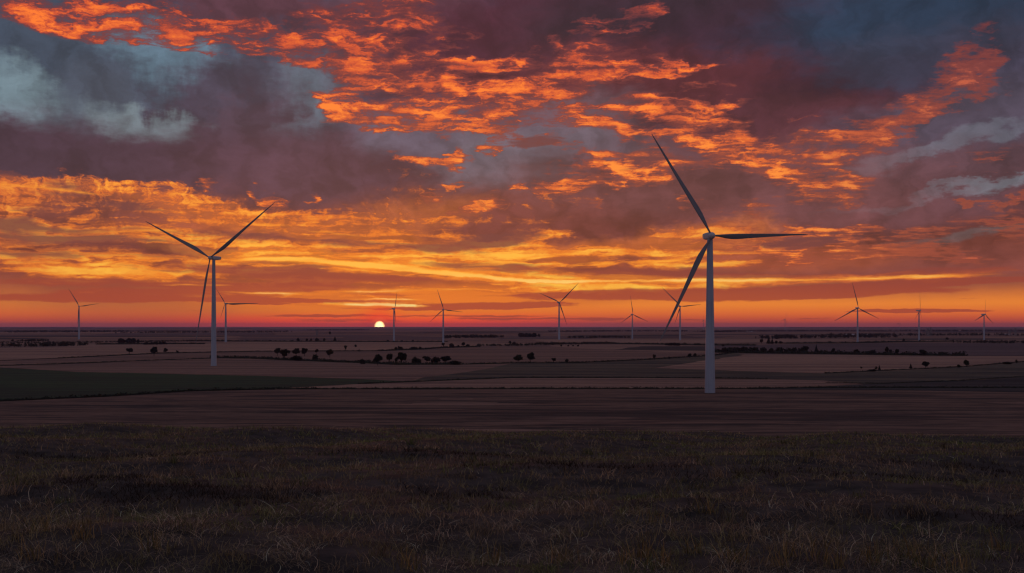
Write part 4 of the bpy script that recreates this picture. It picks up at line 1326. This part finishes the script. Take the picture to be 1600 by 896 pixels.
def turbine(base, hub, tips, label, yaw=None, over=3.4, foot=None, chord=None, sign=1):
    """Tower foot, hub and the three blade tips at their places in the photograph; rotor plane turned by yaw degrees."""
    p = pt(*base)
    d = p.y
    u = d / FPX
    hz = EYE + (HZ - hub[1]) * u
    if yaw is None:
        dxs = [t[0] - hub[0] for t in tips]
        dys = [t[1] - hub[1] for t in tips]
        L2 = sum(q * q for q in dys) / 1.5
        c = math.sqrt(min(0.94, max(0.16, sum(q * q for q in dxs) / 1.5 / L2)))
        yaw = sign * math.degrees(math.acos(c))
    a = R(yaw)
    n = Vector((math.sin(a), -math.cos(a), 0))         # the way the rotor faces
    e = bpy.data.objects.new('wind_turbine', None)
    e.location = p
    COL.objects.link(e)
    tag(e, label, 'wind turbine', 'wind turbines spread over the plain')
    top = hz - 1.75
    rb = foot if foot else max(2.4, 0.031 * top)
    t = link('tower', TOWER, e)
    t.scale = (rb, rb, top)
    f = link('foundation', PLINTH, e)
    f.scale = (rb * 1.35, rb * 1.35, 0.35)
    # basis: local Y along n
    rot = Matrix((Vector((n.y, -n.x, 0)), n, Vector((0, 0, 1)))).transposed().to_4x4()
    s = max(1.0, rb / 2.6)
    nc = link('nacelle', NACELLE, e)
    nc.matrix_local = Matrix.Translation((0, 0, hz - 0.0)) @ rot @ Matrix.Diagonal((s, s * (0.8 if over < 3 else 1.0), s, 1))
    ho = n * over + Vector((0, 0, hz))
    hb = link('hub', HUB, e)
    hb.matrix_local = Matrix.Translation(ho) @ rot @ Matrix.Diagonal((1.7 * s, 1.7 * s, 1.7 * s, 1))
    hw = p + ho
    for tx, ty in tips:
        ray = Vector(((tx - 800) / FPX, 1.0, (HZ - ty) / FPX))
        o = Vector((0, 0, EYE))
        k = (hw - o).dot(n) / ray.dot(n)
        tip = o + ray * k
        zax = tip - hw
        L = zax.length
        zax.normalize()
        xax = n.cross(zax) * -1
        m = Matrix((xax, zax.cross(xax), zax)).transposed().to_4x4()
        m.translation = ho
        b = link('blade', BLADE, e)
        ch = chord if chord else 3.1 * L / 65
        b.matrix_local = m @ Matrix.Diagonal((ch, ch * 1.15, L, 1))
    return e


turbine((1109.3, 615.5), (1112.8, 369), [(1018, 209), (1263, 366.5), (1031, 534)], 'nearest and largest white wind turbine, one blade level over the fields', 13, 2.6, 2.95, 3.1)
turbine((334, 572), (329.6, 403.5), [(226.5, 345.5), (430, 316), (305.5, 538)], 'second largest wind turbine, nacelle showing, two blades raised like arms', -32, 4.6, 2.75, 3.7)
turbine((123.5, 530.5), (123.7, 479), [(107, 451), (155, 474.5), (121.2, 507)], 'small wind turbine standing alone nearest the edge of view beyond the dark wood')
turbine((352.8, 535), (353.2, 474.8), [(337.5, 450.5), (404, 474.5), (344.5, 497)], 'small wind turbine close behind the second largest turbine', sign=-1)
turbine((615.5, 534.5), (614, 482.8), [(620.5, 455), (618.5, 507.5), (604, 485)], 'small wind turbine seen almost edge on just right of the sun', 42)
turbine((692.6, 536), (692.6, 484), [(683, 452), (723.5, 488), (671, 504)], 'small wind turbine with one blade dipping, second to the right of the sun')
turbine((873.6, 531), (874, 473), [(842, 457.5), (904.5, 442), (886, 508.5)], 'small wind turbine with two blades raised like arms midway between the large ones')
turbine((988, 530.5), (988, 491.5), [(985, 462), (1013.5, 503.5), (969, 505.5)], 'small wind turbine shaped like an upright star near the nearest turbine')
turbine((1062.6, 532), (1062.6, 479), [(1034, 449), (1095.5, 476), (1054, 507)], 'small wind turbine crossed by the lower blade of the nearest turbine')
turbine((1226.6, 517.4), (1226.4, 499.5), [(1229.4, 488.5), (1219.5, 502), (1231, 509)], 'tiny far wind turbine on the horizon right of the nearest turbine', 45)
turbine((1340, 536.3), (1339.6, 481.6), [(1331.5, 441), (1373.5, 498.5), (1303.5, 502)], 'tallest of the small turbines, blades spread like an upright star over the hedgerow')
turbine((1436, 533), (1435, 485.6), [(1437.2, 456), (1428.5, 500), (1440.5, 501)], 'small wind turbine seen edge on with one blade straight up', 42)
turbine((1537.6, 531.5), (1537.6, 491.5), [(1540, 467), (1552.5, 506.5), (1522, 502)], 'small wind turbine farthest along near the edge of view over the low wood')
turbine((1404.8, 515), (1404.6, 505.3), [(1406, 499.5), (1400.5, 507.5), (1408, 509.5)], 'faint speck of a wind turbine left of the one with a blade straight up', 40)
turbine((1099.4, 516.2), (1099.2, 501), [(1099, 492.5), (1093.5, 505), (1105, 505)], 'faint far wind turbine peeping out behind the nearest tower', 40)


# ------------------------------------------------------------------ lattice pylons and pale farm roofs in the haze
def bar(v, f, a, b, w):
    a, b = Vector(a), Vector(b)
    q = (b - a).to_track_quat('Z', 'Y')
    o = len(v)
    for p in (a, b):
        for x, y in ((-w, -w), (w, -w), (w, w), (-w, w)):
            v.append(p + q @ Vector((x, y, 0)))
    f += [(o, o + 1, o + 5, o + 4), (o + 1, o + 2, o + 6, o + 5), (o + 2, o + 3, o + 7, o + 6), (o + 3, o, o + 4, o + 7), (o + 3, o + 2, o + 1, o), (o + 4, o + 5, o + 6, o + 7)]


def pylon(px, py, hp, label):
    p = pt(px, py)
    H = hp * p.y / FPX
    e = bpy.data.objects.new('pylon', None)
    e.location = p
    COL.objects.link(e)
    tag(e, label, 'pylon', 'lattice pylons in the haze')
    v, f = [], []
    w = 0.35
    for sx_ in (-1, 1):
        for sy_ in (-1, 1):
            bar(v, f, (sx_ * 4, sy_ * 4, -0.3), (sx_ * 0.8, sy_ * 0.8, H * 0.97), w)
    for k in range(6):
        z0, z1 = H * k / 6, H * (k + 1) / 6
        r0, r1 = 4 - 3.2 * k / 6, 4 - 3.2 * (k + 1) / 6
        for s in (-1, 1):
            bar(v, f, (-r0, s * r0, z0), (r1, s * r1, z1), w * 0.6)
            bar(v, f, (r0, s * r0, z0), (-r1, s * r1, z1), w * 0.6)
            bar(v, f, (s * r0, -r0, z0), (s * r1, r1, z1), w * 0.6)
    link('mast', mesh_of('mast', v, f, M_STEEL), e)
    for z, l in ((0.97, 5.5), (0.80, 7.5), (0.64, 6.5)):
        v, f = [], []
        bar(v, f, (-l, 0, H * z), (l, 0, H * z), w)
        bar(v, f, (-l, 0, H * z), (0, 0, H * z + 2), w * 0.7)
        bar(v, f, (l, 0, H * z), (0, 0, H * z + 2), w * 0.7)
        link('crossarm', mesh_of('crossarm', v, f, M_STEEL), e)


pylon(1449.5, 525.5, 12, 'hazy lattice pylon just right of the turbine with a blade straight up')
pylon(1454.2, 525, 13.5, 'taller hazy lattice pylon of the pair by the upright blade turbine')
pylon(1577.5, 524.5, 9, 'low hazy lattice pylon past the last small turbine')
pylon(1586.5, 525, 12, 'hazy lattice pylon nearest the edge of view')
pylon(495.4, 524.6, 8, 'faint lattice pylon left of the sun above the copse')

M_WHITE = plain_material('glint_roof', (0.75, 0.76, 0.80, 1), (0.62, 0.63, 0.66, 1), 0.02, 4, 0.35)  # near white put in for the sky reflected off the roofs
M_WALL = plain_material('shed_wall', (0.45, 0.44, 0.43, 1), (0.34, 0.33, 0.33, 1), 0.1)
M_DOOR = plain_material('shed_door', (0.08, 0.07, 0.07, 1), (0.12, 0.11, 0.10, 1), 0.2)


def shed(px, py, lp, hp, label):
    p = pt(px, py)
    u = p.y / FPX
    Lh, h = lp * u / 2, hp * u
    w = Lh * 0.5 if lp < 6 else 22
    e = bpy.data.objects.new('farm_shed', None)
    e.location = p
    COL.objects.link(e)
    tag(e, label, 'shed', 'pale farm sheds in the haze')
    eh, rh = h * 0.45, h
    wv = [(-Lh, -w, -0.3), (Lh, -w, -0.3), (Lh, w, -0.3), (-Lh, w, -0.3), (-Lh, -w, eh), (Lh, -w, eh), (Lh, w, eh), (-Lh, w, eh), (-Lh, 0, rh - 0.2), (Lh, 0, rh - 0.2)]
    link('wall', mesh_of('wall', wv, [(0, 1, 5, 4), (2, 3, 7, 6), (1, 2, 6, 9, 5), (3, 0, 4, 8, 7)], M_WALL), e)
    o = 0.8
    rv = [(-Lh - o, -w - o, eh - 0.1), (Lh + o, -w - o, eh - 0.1), (Lh + o, 0, rh + 0.1), (-Lh - o, 0, rh + 0.1), (-Lh - o, w + o, eh - 0.1), (Lh + o, w + o, eh - 0.1)]
    rv += [(x, y, z + 0.35) for x, y, z in rv]
    rf = [(0, 1, 2, 3), (3, 2, 5, 4), (6, 9, 8, 7), (9, 10, 11, 8), (0, 6, 7, 1), (4, 5, 11, 10), (0, 3, 9, 6), (3, 4, 10, 9), (1, 7, 8, 2), (2, 8, 11, 5)]
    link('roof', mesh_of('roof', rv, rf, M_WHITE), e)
    dw = min(Lh * 0.25, 3.0)
    dv = [(-dw, -w - 0.05, 0), (dw, -w - 0.05, 0), (dw, -w - 0.05, eh * 0.85), (-dw, -w - 0.05, eh * 0.85)]
    dv += [(x, y - 0.12, z) for x, y, z in dv]
    link('door', mesh_of('door', dv, [(4, 5, 6, 7), (0, 1, 5, 4), (1, 2, 6, 5), (2, 3, 7, 6), (3, 0, 4, 7)], M_DOOR), e)


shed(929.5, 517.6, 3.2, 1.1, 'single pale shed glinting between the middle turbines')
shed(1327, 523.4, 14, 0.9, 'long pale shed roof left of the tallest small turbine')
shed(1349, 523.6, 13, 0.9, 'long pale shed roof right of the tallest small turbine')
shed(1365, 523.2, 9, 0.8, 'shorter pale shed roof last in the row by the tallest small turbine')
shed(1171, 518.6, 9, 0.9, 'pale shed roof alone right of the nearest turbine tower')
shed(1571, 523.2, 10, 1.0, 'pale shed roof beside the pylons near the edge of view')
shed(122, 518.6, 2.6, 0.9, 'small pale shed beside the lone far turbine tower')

# ------------------------------------------------------------------ air: even haze over the whole plain
hz_m = bpy.data.materials.new('haze')
hz_m.use_nodes = True
ht = hz_m.node_tree
ht.nodes.clear()
vol = ht.nodes.new('ShaderNodeVolumePrincipled')
vol.inputs['Color'].default_value = (0.74, 0.62, 1.0, 1)
vol.inputs['Density'].default_value = 2.2e-5
vol.inputs['Anisotropy'].default_value = 0.4
ho_ = ht.nodes.new('ShaderNodeOutputMaterial')
ht.links.new(vol.outputs[0], ho_.inputs['Volume'])
hz_m.cycles.homogeneous_volume = True
X0, X1, Y0, Y1, Z0, Z1 = -61000, 61000, -10000, 61000, -2.0, 175.0
hzv = [(x, y, z) for z in (Z0, Z1) for x, y in ((X0, Y0), (X1, Y0), (X1, Y1), (X0, Y1))]
hzf = [(3, 2, 1, 0), (4, 5, 6, 7), (0, 1, 5, 4), (1, 2, 6, 5), (2, 3, 7, 6), (3, 0, 4, 7)]
tag(link('haze', mesh_of('haze', hzv, hzf, hz_m)), 'thin evening haze over the plain', None, None, 'stuff')
